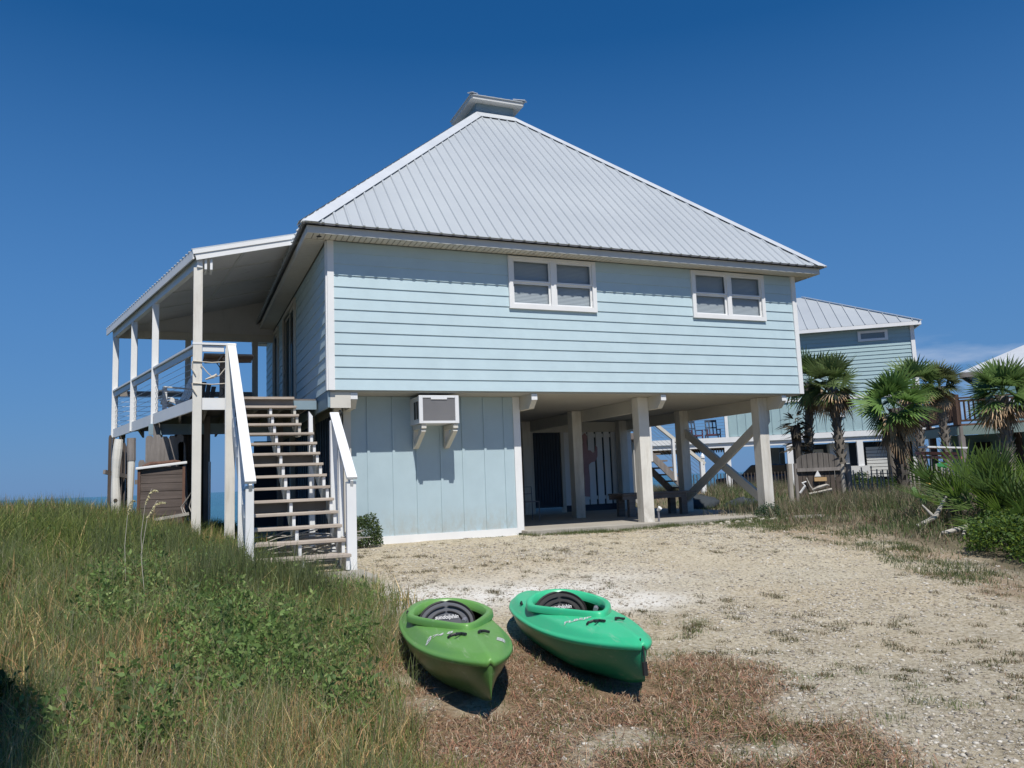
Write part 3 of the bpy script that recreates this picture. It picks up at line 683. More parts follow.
s = MB(); s.bar((-.42,0,.05),(.18,0,.05),.14,.08); s.bar((-.12,-.3,.055),(-.12,.3,.055),.14,.08); s.prism([(-.38,-.05,.09),(.14,-.05,.09),(-.03,-.05,.3),(-.21,-.05,.3)],(0,.1,0)); s.build('base', M['tanwood'], tb, local=True)
nh = thing('macrame_hanging', (-1.60,1.6,2.6), 'dark knotted cord hanging between the porch table and the step rail', 'hanging')
s = MB()
for k in range(9): z = 3.40-k*.09; s.tube([(-1.60,1.6,z),(-1.66+.06*(k%2),1.6,z-.045),(-1.60,1.6,z-.09)], .012, 5)
s.tube([(-1.60,1.6,3.42),(-1.72,1.58,3.25),(-1.62,1.6,3.1)], .015, 5); s.build('cord', M['black'], nh)
# ================================================================ under the deck, left side
f1 = thing('picket_fence', (-2.55, 3.7, .3), 'weathered grey dog-eared picket panel under the porch deck', 'fence')
def picket(mb, x, y, w_, z0, z1, dx=0, dy=.02, lean=0):
    mb.prism([(x,y,z0),(x+w_,y,z0),(x+w_+lean,y+dx,z1-.05),(x+w_*.78+lean,y+dx,z1),(x+w_*.22+lean,y+dx,z1),(x+lean,y+dx,z1-.05)], (0,dy,0))
s = MB(); xs = -2.93
for i in range(5): picket(s, xs+i*.137, 3.5, .137, .2, 2.08+.02*math.sin(i*2.1)); 
picket(s, -2.25, 3.5, .13, .2, 1.95, lean=-.1); s.build('pickets', M['greywood'], f1)
s = MB(); picket(s, -3.06, 3.72, .12, .2, 1.62); s.box(-3.12, -2.2, 3.73, 3.77, 1.15, 1.24); s.build('rail', M['greywood'], f1)
f2 = thing('picket_fence', (-3.45, 4.4, .3), 'nearly black picket panel at the outer corner under the porch', 'fence')
s = MB()
for i in range(6): picket(s, -3.62+i*.055, 4.1+i*.14, .06, .2, 2.14-.03*i, lean=.0)
s.build('pickets', M['darkwood'], f2)
s = MB(); s.bar((-3.68,4.05,1.42),(-3.2,4.8,1.3),.05,.08); s.build('rail', M['greywood'], f2)
f3 = thing('picket_fence', (-2.05, 4.3, .3), 'dark shaded picket panel under the deck behind the front porch post', 'fence')
s = MB()
for i in range(5): picket(s, -2.42+i*.12, 4.3+i*.02, .122, .1, 2.2, lean=0)
s.build('pickets', M['darkwood'], f3)
for (x, y, z1, w0, w1, lb, mt, br) in ((-3.37, 2.9, 1.98, .075, .072, 'thick knobbly white weathered post at the left end of the deck', 'post', .018), (-3.16, 2.9, 2.0, .06, .066, 'narrow weathered post with bare grey top beside the fence', 'post', 0)):
    o = thing('weathered_post', (x, y, .2), lb, 'post')
    s = MB(); pts_ = []; rr = []
    for k in range(11):
        q = k/10; pts_.append((x+br*math.sin(q*7)-.04*(1-q) if br else x+.02*q, y, .2+(z1-.2 if br else 1.38)*q)); rr.append(w0*(1+.12*math.sin(q*13+x)) if br else w1*(.55+.45*q))
    s.tube(pts_, rr, 10); s.build('shaft', M[mt], o, smooth=False)
    if not br: s = MB(); s.tube([(x+.02,y,1.58),(x+.01,y,z1)], [w1*1.15, w1*1.2], 10); s.build('shaft', M['greywood'], o)
    else: s = MB(); s.tube([(x-.02,y-.07,.86),(x-.015,y-.085,.86)], .035, 8); s.build('knot', M['darkwood'], o)
bx = thing('storage_crate', (-2.6, 2.3, .4), 'dark brown board crate with a tilted white lid under the porch deck', 'crate')
s = MB(); 
for i in range(7): z = .42+i*.145; s.box(-2.97, -2.25, 2.1, 2.16, z, z+.137)
s.box(-2.95, -2.27, 2.165, 2.7, .42, 1.40); s.build('body', M['boxwood'], bx)
s = MB(); s.box(-3.0, -2.955, 2.07, 2.10, .40, 1.40); s.build('corner_strip', M['redbrown'], bx); s = MB(); s.box(-2.265, -2.22, 2.07, 2.10, .40, 1.42); s.build('corner_strip', M['redbrown'], bx)
s = MB(); s.prism([(-3.03,2.04,1.38),(-2.19,2.04,1.47),(-2.19,2.75,1.49),(-3.03,2.75,1.40)], (0,0,.045)); s.build('lid', M['white'], bx, bevel=.008)
s = MB(); s.tube([(-2.92,2.1,1.44),(-2.8,2.15,1.49),(-2.6,2.2,1.50),(-2.4,2.2,1.52),(-2.3,2.2,1.51)], [.02,.035,.03,.035,.02], 7); tag(s.build('driftwood_stick', M['redbrown']), 'reddish stick lying on the white lid of the crate', 'stick')
s = MB(); s.bar((-2.72,1.95,.50),(-2.15,1.9,.58),.10,.05); tag(s.build('loose_plank', M['drift']), 'pale loose plank on the grass in front of the brown crate', 'plank')
s = MB(); 
for k in range(5): a_ = random.uniform(-.3,.3); s.tube([(-2.2+.05*k,1.95,.45),(-2.25+.06*k+a_*.3,2.0,.7),(-2.15+.03*k,1.9,.9+.05*k)], [.014,.01,.004], 5)
tag(s.build('twig_bundle', M['drift']), 'small bundle of pale twigs right of the brown crate', 'twigs')
# ================================================================ under the house
FY = 6.9
wf = thing('slatted_screen', (8.8, FY, 0), 'white vertical board screen in the shade under the house', 'screen')
s = MB()
xs_ = [(7.78,8.02),(8.05,8.26),(8.31,8.52),(8.56,8.76),(8.82,9.02),(9.08,9.26)]
for a_, b_ in xs_: s.box(a_, b_, FY, FY+.025, .18, 2.42)
s.box(9.32, 10.0, FY, FY+.03, .18, 2.45); s.build('boards', M['white'], wf)
s = MB(); s.box(7.7, 10.0, FY+.03, FY+.07, .32, .42); s.box(7.7, 10.0, FY+.03, FY+.07, 2.1, 2.2); s.box(8.14, 8.22, FY-.08, FY-.003, 0, 2.55); s.build('frame', M['white'], wf); s = MB(); s.box(7.76, 9.5, FY+.10, FY+.13, 0, 2.50); s.build('backing', M['navy'], wf)  # navy sheet added behind the boards so the gaps read dark
nf = thing('louvred_screen', (7.2, FY, 0), 'dark navy slatted screen beside the white boards under the house', 'screen')
s = MB()
for x in np.arange(6.85, 7.6, .085): s.box(x, x+.055, FY-.02, FY+.01, .22, 2.35)
s.build('slats', M['navy'], nf); s = MB(); s.box(6.8, 7.66, FY+.012, FY+.03, .15, 2.42); s.build('backing', M['navy'], nf)
s = MB(); s.box(6.70, 6.80, FY-.05, FY+.05, 0, 2.5); s.box(7.66, 7.76, FY-.05, FY+.05, 0, 2.5); s.build('frame', M['beige'], nf)
gf = thing('plank_screen', (5.2, FY, 0), 'grey plank screen in deep shade left of the navy slats', 'screen')
s = MB()
for x in np.arange(3.9, 6.5, .2): s.box(x, x+.185, FY, FY+.025, .0, 2.5)
s.build('boards', M['riser'], gf); s = MB(); s.box(3.9, 6.69, FY+.03, FY+.06, 1.0, 1.1); s.build('rail', M['darkwood'], gf)
# pink painted cut-out
pk = [(8.03,.42),(8.20,.40),(8.22,.95),(8.19,1.30),(8.30,1.38),(8.42,1.40),(8.50,1.55),(8.51,1.80),(8.45,1.86),(8.43,1.68),(8.36,1.64),(8.28,1.72),(8.20,1.72),(8.17,1.95),(8.20,2.12),(8.13,2.22),(8.04,2.15),(8.06,1.95),(7.98,1.75),(8.02,1.35),(8.05,.95)]
M['pink'] = paint('faded_pink_paint', (.50,.30,.30), .8, .15, dirt=(.3,.2,.2), dirt_amt=.6)
s = MB(); s.prism([(x+.33, FY-.035, z) for x, z in pk][::-1], (0,.02,0)); po = s.build('painted_cutout', M['pink'])
tag(po, 'faded pink branching wooden cut-out hung on the white board screen', 'cut-out')
# picnic table (grey) between the pilings
pt = thing('plank_table', (8.0, 3.1, 0), 'low grey plank table under the house behind the middle front piling', 'table')
s = MB()
for i in range(5): s.box(7.1, 9.1, 2.55+i*.15, 2.69+i*.15, .50, .54)
s.build('table_top', M['tablewood'], pt, bevel=.004)
s = MB(); s.box(7.1, 8.85, 2.6, 2.64, .40, .498); s.box(7.1, 8.85, 3.2, 3.24, .40, .498); s.build('apron', M['tablewood'], pt)
for x in (7.35, 8.78):
    for y in (2.66, 3.14): s = MB(); s.box(x-.08, x+.08, y-.06, y+.06, 0, .40); s.build('leg', M['tablewood'], pt)
ch = thing('metal_chair', (5.15, 3.6, 0), 'small dark metal chair in the shade beside the blue panelled wall', 'chair')
s = MB(); s.tube([(-.2,-.2,.44),(.2,-.2,.44),(.2,.2,.44),(-.2,.2,.44),(-.2,-.2,.44)], .012, 6); s.box(-.2,.2,-.2,.2,.435,.45); s.build('seat', M['grille'], ch, local=True)
for sx in (-.2,.2):
    for sy in (-.2,.2): s = MB(); s.tube([(sx,sy,0),(sx,sy,.44)], .011, 6); s.build('leg', M['grille'], ch, local=True)
s = MB(); s.tube([(-.2,.2,.44),(-.2,.22,.78),(.2,.22,.78),(.2,.2,.44)], .012, 6); s.tube([(-.2,.21,.62),(.2,.21,.62)], .01, 6); s.build('backrest', M['grille'], ch, local=True)
# spot light at the foot of the middle piling
sl_ = thing('garden_spotlight', (6.80, .60, 0), 'small metal spotlight on a stub at the foot of the middle front piling', 'light')
s = MB(); s.tube([(6.69,.50,-.1),(6.69,.50,.20)], .022, 7); s.build('stake', M['grille'], sl_)
s = MB(); s.tube([(6.69,.52,.22),(6.71,.46,.28)], [.03,.045], 10); s.build('lamp_head', M['acwhite'], sl_)
# junk behind
M['cover'] = paint('dark_plastic_sheet', (.035,.045,.055), .85, .3, bmp=.6)
def lump(name, c, r, mt, label, cat, seed=0, n=26):
    rg = np.random.default_rng(seed); s_ = MB(); u = 14; v = 8; vs_ = []; fs_ = []
    for j in range(v+1):
        ph = PI*j/v
        for i in range(u):
            th = 2*PI*i/u; k = 1+.35*(float(vnoise(math.cos(th)*1.5+seed*3+5, math.sin(th)*1.5+ph*1.7+9))-.5)*1.6
            vs_.append((c[0]+r[0]*math.sin(ph)*math.cos(th)*k, c[1]+r[1]*math.sin(ph)*math.sin(th)*k, c[2]+r[2]*math.cos(ph)*k))
    for j in range(v):
        for i in range(u): fs_.append((j*u+i, (j+1)*u+i, (j+1)*u+(i+1)%u, j*u+(i+1)%u))
    s_.add(vs_, fs_); o = s_.build(name, mt, smooth=True); return tag(o, label, cat)
lump('tarp_bundle', (11.4,5.6,.05), (.55,.4,.26), M['cover'], 'dark crumpled tarp bundle on the ground beyond the plank table', 'tarp', 1)
lump('tarp_bundle', (12.6,5.2,.0), (.7,.35,.20), M['cover'], 'low dark bundle on the sand right of the crumpled tarp', 'tarp', 2)
# rear staircase and landing, seen between the pilings
rs = thing('rear_staircase', (13.5, 11, 0), 'grey wooden stairs with a white sloping handrail behind the house', 'staircase')
for i in range(9):
    x = 12.55+i*.27; z = 2.2-i*.245; s = MB(); s.box(x, x+.32, 10.6, 11.6, z-.06, z); s.build('tread', M['tablewood'], rs)
s = MB(); s.bar((12.3,10.62,2.3),(15.0,10.62,-.15),.05,.24); s.build('stringer', M['greywood'], rs); s = MB(); s.bar((12.3,11.6,2.3),(15.0,11.6,-.15),.05,.24); s.build('stringer', M['greywood'], rs)
s = MB(); s.bar((12.4,10.6,3.36),(15.25,10.6,1.28),.09,.12); s.build('handrail', M['beige'], rs)
for x in (13.0, 13.95, 15.1):
    z = 3.36-(x-12.4)*.73; s = MB(); s.box(x-.05, x+.05, 10.55, 10.65, max(0, z-1.5), z-.03); s.build('post', M['white'], rs)
s = MB()
for k in range(6): s.tube([(12.4,10.6,3.2-k*.14),(15.2,10.6,1.15-k*.14)], .006, 5)
s.build('rail_cable', M['cable'], rs)
s = MB(); s.box(10.3, 12.6, 10.4, 11.8, 2.2, 2.42); s.build('landing', M['tablewood'], rs)
for x, y in ((10.5,10.5),(12.4,10.7),(10.5,11.7),(12.4,11.7)): s = MB(); s.box(x-.07,x+.07,y-.07,y+.07,-.1,2.2); s.build('post', M['beige'], rs)
s = MB(); s.box(15.42, 15.52, 10.95, 11.05, -.1, 1.55); s.tube([(15.47,11,1.5),(15.47,11,1.58),(15.47,11,1.68)], [.09,.075,.01], 8); tag(s.build('capped_post', M['white']), 'slim white post with a pointed cap standing behind the stairs', 'post')
# ================================================================ kayaks
def kayak(loc, rz_, roll, pitch, deckcol, hullcol, seatcol, decals, label, brand=True, brand2=True):
    root = thing('kayak', loc, label, 'kayak', None, rz_); root.rotation_euler = (pitch, roll, rz_)
    L = 2.95; HW = .352; hl = L/2
    def bw(y):      # half width at the gunwale, bow at +y
        u = y/hl
        k = 1-abs((u+.12)/(1.12 if u > -.12 else .88))**(2.25 if u > -.12 else 2.6)
        return HW*max(k, 0)**.78+.012
    def sheer(y): u = y/hl; return .275+.075*max(u,0)**2.0+.03*max(-u,0)**2
    def keel(y): u = abs(y/hl); return .0+.12*max(0,(u-.5)/.5)**1.8
    def deckz(x, y):
        b_ = bw(y); q = min(abs(x)/b_, 1); u = y/hl
        cr = .105*(1-abs(u)**2.2)+.02
        ridge = .02*max(0, 1-q*2.2)*sm(np.array((y-.55)/.5))*(1-sm(np.array((y-1.25)/.25)))
        return sheer(y)+cr*((1-.38*(q/.82)**2) if q < .82 else .62*(1-(q-.82)/.18))+float(ridge)
    NSt = 46; ys = [hl*math.sin(PI/2*(-1+2*i/(NSt-1))) for i in range(NSt)]
    # hull
    s = MB(); NP = 17; rows = []
    for y in ys:
        b_ = bw(y); zt = sheer(y); zk = keel(y); row = []; fl = 1-.55*max(0, abs(y/hl)-.25)
        for k in range(NP):
            ph = -PI/2+PI*k/(NP-1)
            sn, cs = abs(math.sin(ph)), abs(math.cos(ph)); vv = float(sm((abs(y/hl)-.35)/.5))
            xr_ = sn**.80; zr_ = cs**.95                        # rounded midship section
            q_ = 1-2*abs(k/(NP-1)-.5); xv_ = (1-q_)**.80; zv_ = q_**.95   # sharp V towards the ends
            x = math.copysign(b_*(xr_*(1-vv)+xv_*vv), ph) if abs(ph) > 1e-6 else 0
            zz = zt-(zt-zk)*(zr_*(1-vv)+zv_*vv)
            row.append((x*(1-.02*math.cos(ph)), y, zz))
        rows.append(row)
    vs_ = [p for r in rows for p in r]; fs_ = [(i*NP+k, i*NP+k+1, (i+1)*NP+k+1, (i+1)*NP+k) for i in range(NSt-1) for k in range(NP-1)]
    fs_ += [tuple(range(NP-1,-1,-1)), tuple((NSt-1)*NP+k for k in range(NP))]
    s.add(vs_, fs_); s.build('hull', hullcol, root, smooth=True, local=True)
    # cockpit outline: rounded at the back, tapering towards the bow
    NA = 72; cyc = -.10
    def cock(a, g=0):
        c_, s_ = math.cos(a), math.sin(a)   # a=0 towards bow
        ry = (.74 if c_ > 0 else .40)+g; rx = .285+g
        x = rx*s_*(1-.50*max(c_,0)**1.1); y = cyc+ry*c_
        return x, y
    def gun(a):
        # point on the gunwale in direction matched by parameter
        y = math.copysign(abs(math.cos(a))**1.0, math.cos(a))*hl if False else hl*math.cos(a)
        return math.copysign(bw(y), math.sin(a)) if abs(math.sin(a)) > 1e-6 else 0, y
    NRg = 16; s = MB(); vs_ = []; fs_ = []
    for j in range(NRg+1):
        q = (j/NRg)
        for i in range(NA):
            a = 2*PI*i/NA; x0, y0 = cock(a, .0); x1, y1 = gun(a)
            if i in (0, NA//2): x1 = 0
            x = x0+(x1-x0)*q; y = y0+(y1-y0)*q; b_ = bw(y); x = max(-b_, min(b_, x))
            vs_.append((x, y, deckz(x, y)))
    for j in range(NRg):
        for i in range(NA): fs_.append((j*NA+i, j*NA+(i+1)%NA, (j+1)*NA+(i+1)%NA, (j+1)*NA+i))
    # rolled lip along the gunwale
    base = NRg*NA; n0 = len(vs_)
    for (o_, dz_) in ((.016, -.004), (.020, -.020), (.008, -.038)):
        for i in range(NA):
            x, y, z = vs_[base+i]; r_ = math.hypot(x, y*.35) or 1; vs_.append((x+o_*(x/r_ if abs(x) > .001 else 0), y+o_*(.35*y/r_ if abs(x) > .02 else math.copysign(1, y)), z+dz_))
    prev = base
    for r_ in range(3):
        cur = n0+r_*NA
        for i in range(NA): fs_.append((prev+i, prev+(i+1)%NA, cur+(i+1)%NA, cur+i))
        prev = cur
    s.add(vs_, fs_); dk = s.build('deck', deckcol, root, smooth=True, local=True)
    # coaming
    s = MB(); vs_ = []; fs_ = []; prof = [(.00,-.03),(.002,.034),(.010,.036),(.028,.040),(.046,.036),(.056,.024),(.060,-.012)]
    for (g, h) in prof:
        for i in range(NA):
            a = 2*PI*i/NA; x, y = cock(a, g); x0, y0 = cock(a, 0); vs_.append((x, y, deckz(x0*.9, y0)+h+.02*max(0,-math.cos(a))))
    for j in range(len(prof)-1):
        for i in range(NA): fs_.append((j*NA+i, j*NA+(i+1)%NA, (j+1)*NA+(i+1)%NA, (j+1)*NA+i))
    s.add(vs_, [tuple(reversed(f)) for f in fs_]); s.build('coaming', deckcol, root, smooth=True, local=True)
    # seat: base and rounded backrest
    s = MB(); s.prism([(-.22,-.38,.07),(.22,-.38,.07),(.20,.10,.09),(-.20,.10,.09)], (0,0,.05)); st = s.build('seat', seatcol, root, local=True, bevel=.02)
    s = MB(); n = 20; outl = [(-.235, .10)]+[(-.235*math.cos(PI*k/n), .28+.165*math.sin(PI*k/n)) for k in range(n+1)]+[(.235, .10)]
    yb_ = -.36
    def bk(x, z, o): return (x, yb_+o-.16*(z-.2)+.35*x*x*1.2, z)
    s.add([bk(x,z,.0) for x,z in outl]+[bk(x*.93,.1+(z-.1)*.96,.035) for x,z in outl]+[bk(0,.3,.045)],
          [(i,(i+1)%len(outl),len(outl)+(i+1)%len(outl),len(outl)+i) for i in range(len(outl))]+[(len(outl)+i,len(outl)+i+1,2*len(outl)) for i in range(len(outl)-1)]+[(len(outl)*2-1,len(outl),2*len(outl))]+[tuple(range(len(outl)-1,-1,-1))])
    bkp = s.build('backrest', seatcol, root, smooth=False, local=True)
    s = MB(); 
    for rr_ in (.80, .55):
        s.tube([bk(rr_*-.235*math.cos(PI*k/n), .28+rr_*.165*math.sin(PI*k/n), .047) for k in range(n+1)], .007, 5)
    s.tube([bk(-.23*math.cos(PI*k/n), .28+.167*math.sin(PI*k/n), .02) for k in range(n+1)], .009, 5)
    s.build('piping', M['black'], bkp, local=True)
    if brand:
        decal('lettering', 'sundolphin', .044, M['lettering'], bkp, lambda u, v: bk(-u, .315+v, .054), bold=.002, center=True, shear=.2)
    # bungee cords, pad eyes, toggle
    for sx in (-1, 1):
        s = MB(); P = [(.05,.92),(.07,.86),(.10,.82),(.14,.82),(.16,.85)] if sx > 0 else [(-.04,.90),(-.06,.84),(-.10,.80),(-.13,.82)]
        s.tube([(x,y,deckz(x,y)+.012) for x,y in P], .009, 6); s.tube([(P[1][0],P[1][1],deckz(*P[1])+.014),(P[1][0]+.05*sx,P[1][1]+.05,deckz(*P[1])+.012)], .008, 6); s.build('bungee_cord', M['black'], root, local=True)
        s = MB(); x, y = .30*sx, -.50; s.tube([(x,y-.03,deckz(x,y)+.006),(x,y,deckz(x,y)+.028),(x,y+.03,deckz(x,y)+.006)], .009, 6); s.build('pad_eye', M['black'], root, local=True)
    if brand2:
      s = MB(); s.tube([(0,hl-.04,deckz(0,hl-.04)+.0),(.01,hl+.03,.33),(.015,hl+.045,.22)], .006, 6); s.tube([(.015,hl+.045,.25),(.015,hl+.05,.17)], .018, 8)
      s.build('carry_toggle', M['black'], root, local=True)
    s = MB(); x, y = .0, .60; s.tube([(.0,.60,deckz(0,.60)+.055),(.02,.64,deckz(0,.60)+.045)], [.018,.018], 8); s.build('paddle_clip', M['grille'], root, local=True)
    for (txt, x, y, size, ang) in decals:
        ca, sa = math.cos(ang), math.sin(ang)
        decal('registration_number', txt, size, M['decal'], dk, lambda u, v, x=x, y=y, ca=ca, sa=sa: ((x+u*ca-v*sa), (y+u*sa+v*ca), deckz(x+u*ca-v*sa, y+u*sa+v*ca)+.004), bold=.004, center=True)
    return root
def decal(name, txt, size, mat, parent, fn, bold=0, center=False, shear=0):
    cu_ = bpy.data.curves.new(name, 'FONT'); cu_.body = txt; cu_.size = size; cu_.offset = bold*.5; cu_.shear = shear; cu_.resolution_u = 3
    if center: cu_.align_x = 'CENTER'
    o = bpy.data.objects.new(name, cu_); COL.objects.link(o); dg = bpy.context.evaluated_depsgraph_get(); dg.update()
    me = bpy.data.meshes.new_from_object(o.evaluated_get(dg)); bpy.data.objects.remove(o); bpy.data.curves.remove(cu_)
    for v in me.vertices: v.co = fn(v.co.x, v.co.y)
    me.name = name; me.materials.clear(); me.materials.append(mat)
    q = bpy.data.objects.new(name, me); COL.objects.link(q); q.parent = parent; return q
def plastic(name, c, r=.38):
    m, t, b, _ = nt(name); n1 = noise(t, 5, 6, .65); col = mixc(t, ramp(t, n1, [(.35,0),(.7,1)]), tuple(x*.93 for x in c), c)
    n2 = noise(t, 24, 8, .75, sc=(1,.15,1)); col = mixc(t, ramp(t, n2, [(.57,0),(.72,.42)]), col, (.45,.5,.4))
    t.links.new(col, b.inputs['Base Color']); t.links.new(ramp(t, n1, [(.3,r-.05),(.7,r+.12)]), b.inputs['Roughness']); bump(t, b, noise(t, 90, 4, .6), .06, .002); return m
M['kgreen'] = plastic('olive_green_plastic', (.13,.31,.07)); M['kgreen_shade'] = plastic('olive_green_hull_shade_plastic', (.07,.155,.04), .3)  # hull is the deck green darkened: shade under the lip put into the colour
M['kteal'] = plastic('teal_green_plastic', (.045,.50,.245)); M['kteal_shade'] = plastic('teal_green_hull_shade_plastic', (.02,.26,.13), .3)  # teal hull darkened likewise, its shaded side painted in
M['seatgrey'] = plain('grey_seat_foam', (.11,.115,.13), .6); M['seatbrown'] = plain('dark_seat_foam', (.035,.033,.032), .6)
M['lettering'] = plain('white_lettering', (.75,.75,.75), .5); M['decal'] = plain('pale_grey_decal', (.55,.56,.55), .5)
kayak((-.33,-7.42,-.475), math.radians(170.5), math.radians(0), math.radians(0), M['kgreen'], M['kgreen_shade'], M['seatgrey'],
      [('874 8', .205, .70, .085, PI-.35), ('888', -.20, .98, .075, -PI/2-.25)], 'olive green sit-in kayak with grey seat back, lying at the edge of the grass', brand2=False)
kayak((.66,-7.52,-.475), math.radians(171), math.radians(0), math.radians(0), M['kteal'], M['kteal_shade'], M['seatbrown'],
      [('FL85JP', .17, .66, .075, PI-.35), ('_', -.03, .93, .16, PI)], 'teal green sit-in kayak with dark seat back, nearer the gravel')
# ================================================================ neighbour house (right, far)
K2 = 1.25
A2 = Vector((CAM[0]+(23.81-CAM[0])*K2, CAM[1]+(8.08-CAM[1])*K2, 0)); EX = Vector((-.8,.6,0)); EYv = Vector((.6,.8,0))
def z2(z): return CAM[2]+(z-CAM[2])*K2
def P2(s_, d, z): v = A2+EX*(s_*K2)+EYv*d; return (v.x, v.y, z2(z))
def b2(mb, s0, s1, d0, d1, za, zb_):
    return mb.add([P2(s0,d0,za),P2(s1,d0,za),P2(s1,d1,za),P2(s0,d1,za),P2(s0,d0,zb_),P2(s1,d0,zb_),P2(s1,d1,zb_),P2(s0,d1,zb_)],
                 [(0,1,2,3),(7,6,5,4),(4,5,1,0),(5,6,2,1),(6,7,3,2),(7,4,0,3)])
h2 = thing('neighbour_house', (A2.x, A2.y, z2(0)), 'sea-green neighbouring house on white pilings with a metal hip roof', 'house')
WD = 8.0; SL = 7.45
s = MB(); b2(s, .35, SL, 0, WD, 3.66, 6.33)
n = 17
for i in range(n):
    za = 3.70+i*(6.30-3.70)/n; zb_ = za+(6.30-3.70)/n
    for pl in (lambda u, o, z: P2(u, -o, z),):
        s.add([pl(.35,.035,za),pl(SL,.035,za),pl(SL,.008,zb_),pl(.35,.008,zb_),pl(.35,0,za),pl(SL,0,za)], [(1,0,3,2),(0,1,5,4)])
s.build('wall', M['h2'], h2)
s = MB(); b2(s, .35, SL, 0.0, WD, 2.34, 3.58)
for u in np.arange(.7, 7.4, .33): b2(s, u, u+.06, -.03, -.001, 2.36, 3.56)
s.build('panel_wall', M['h2'], h2)
s = MB(); b2(s, .33, SL+.02, -.06, WD, 3.575, 3.70); b2(s, .28, .42, -.07, .1, 3.70, 6.33); b2(s, -.1, 11.5, -.08, .12, 2.12, 2.33); b2(s, SL-.06, SL+.06, -.07, .1, 2.33, 3.6)
b2(s, -.1, 11.5, .02, .2, 1.93, 2.11); s.build('trim', M['white'], h2)
for u in (0, 2.56, 5.12, 7.48, 9.35, 11.3):
    s = MB(); b2(s, u-.11, u+.11, .02, .3, -.1, 1.93); s.build('piling', M['white'], h2)
    s = MB(); b2(s, u-.11, u+.11, 5.0, 5.3, -.1, 1.93); s.build('piling', M['fascia'], h2)
s = MB(); b2(s, SL, 11.5, .13, WD, 2.0, 2.1)
for u in np.arange(SL+.1, 11.4, .11): b2(s, u, u+.05, .2, WD, 1.90, 1.99)
s.build('balcony_floor', M['tanwood'], h2)
s = MB()
for z in np.arange(2.45, 3.2, .12): s.tube([P2(SL,0,z), P2(11.4,0,z)], .007, 5)
s.build('rail_cable', M['cable'], h2)
s = MB(); b2(s, SL, 11.5, -.04, .05, 3.2, 3.27); s.build('handrail', M['white'], h2)
s = MB(); b2(s, 9.25, 9.45, -.05, .15, 2.33, 3.25); s.build('post', M['white'], h2)
s = MB(); b2(s, 1.22, 2.30, -.09, -.04, 5.77, 5.86); b2(s, 1.22, 2.30, -.09, -.04, 6.08, 6.17); b2(s, 1.22, 1.33, -.09, -.04, 5.86, 6.08); b2(s, 2.19, 2.30, -.09, -.04, 5.86, 6.08); wn = s.build('window', M['white'], h2)
s = MB(); b2(s, 1.33, 2.19, -.065, -.05, 5.86, 6.08); s.build('pane', M['glass'], wn)
s = MB(); b2(s, 1.33, 2.19, -.045, -.038, 5.86, 6.08); s.build('blind', M['blind'], wn)
s = MB(); b2(s, 3.0, 3.5, -.09, -.04, 2.9, 3.45); wn = s.build('window', M['white'], h2); s = MB(); b2(s, 3.07, 3.43, -.10, -.091, 2.97, 3.38); s.build('pane', M['glass'], wn)
# ground level infill
s = MB()
for i in range(9): za = .55+i*.13; b2(s, .2, 2.3, .5, .56, za, za+.11)
s.build('slat_wall', M['fascia'], h2)
s = MB(); b2(s, 2.9, 3.6, .6, 5, 0, 1.92); b2(s, 5.35, 6.3, 3.2, 3.3, .9, 1.9); s.build('store_wall', M['fascia'], h2)
s = MB(); b2(s, 3.6, 5.0, 1.6, 1.75, -.1, 1.92); b2(s, .2, 2.9, 1.2, 1.3, -.1, 1.92); s.build('dark_wall', M['navy'], h2)
s = MB(); b2(s, 3.75, 4.6, 1.52, 1.58, 1.0, 1.72); s.build('pane', M['blind'], h2)
s = MB(); b2(s, 2.3, 3.0, -.05, .35, .5, 1.0); s.build('meter_box', M['fascia'], h2)
# roof: hip
re = .45
def q2(u, d, z): return P2(u, d, z)
s = MB(); zE = 6.36; pit = .55; half = 7.2
R0 = q2(-.1,-re,zE); 
def hr(u, d):   # plane rising from the front eave
    return P2(u, d, zE+(d+re)*pit/K2)
top_d = 4.2
uR = .08+(top_d+re)/K2
s.add([P2(.08,-re,zE), P2(9.0,-re,zE), hr(9.0,top_d), hr(uR,top_d)], [(0,3,2,1)])
s.add([P2(.08,-re,zE), hr(uR,top_d), P2(uR,top_d+.3,zE+(top_d+re)*pit/K2), P2(.08,WD+re,zE)], [(0,3,2,1)])
s.add([P2(.08,WD+re,zE), P2(9.0,WD+re,zE), hr(9.0,top_d), hr(uR,top_d)], [(0,1,2,3)])
for u in np.arange(.36, 9.0, .42):
    dm = min(top_d, (u-.08)*K2-re)
    if dm > -re+.2:
        a_ = hr(u,-re); b_ = hr(u,dm); s.bar((a_[0],a_[1],a_[2]+.02),(b_[0],b_[1],b_[2]+.02),.03,.05)
s.build('roof', M['metal'], h2)
s = MB(); a_ = P2(.08,-re,zE+.03); b_ = hr(uR,top_d); s.bar((a_[0],a_[1],a_[2]),(b_[0],b_[1],b_[2]+.04),.22,.04); s.build('ridge_cap', M['ridge'], h2)
s = MB(); b2(s, .08, 9.0, -re, -re+.04, 6.22, 6.355); b2(s, .08, .12, -re+.04, WD+re, 6.22, 6.355); b2(s, .12, 9.0, -re+.04, -.04, 6.27, 6.30); s.build('fascia', M['white'], h2)
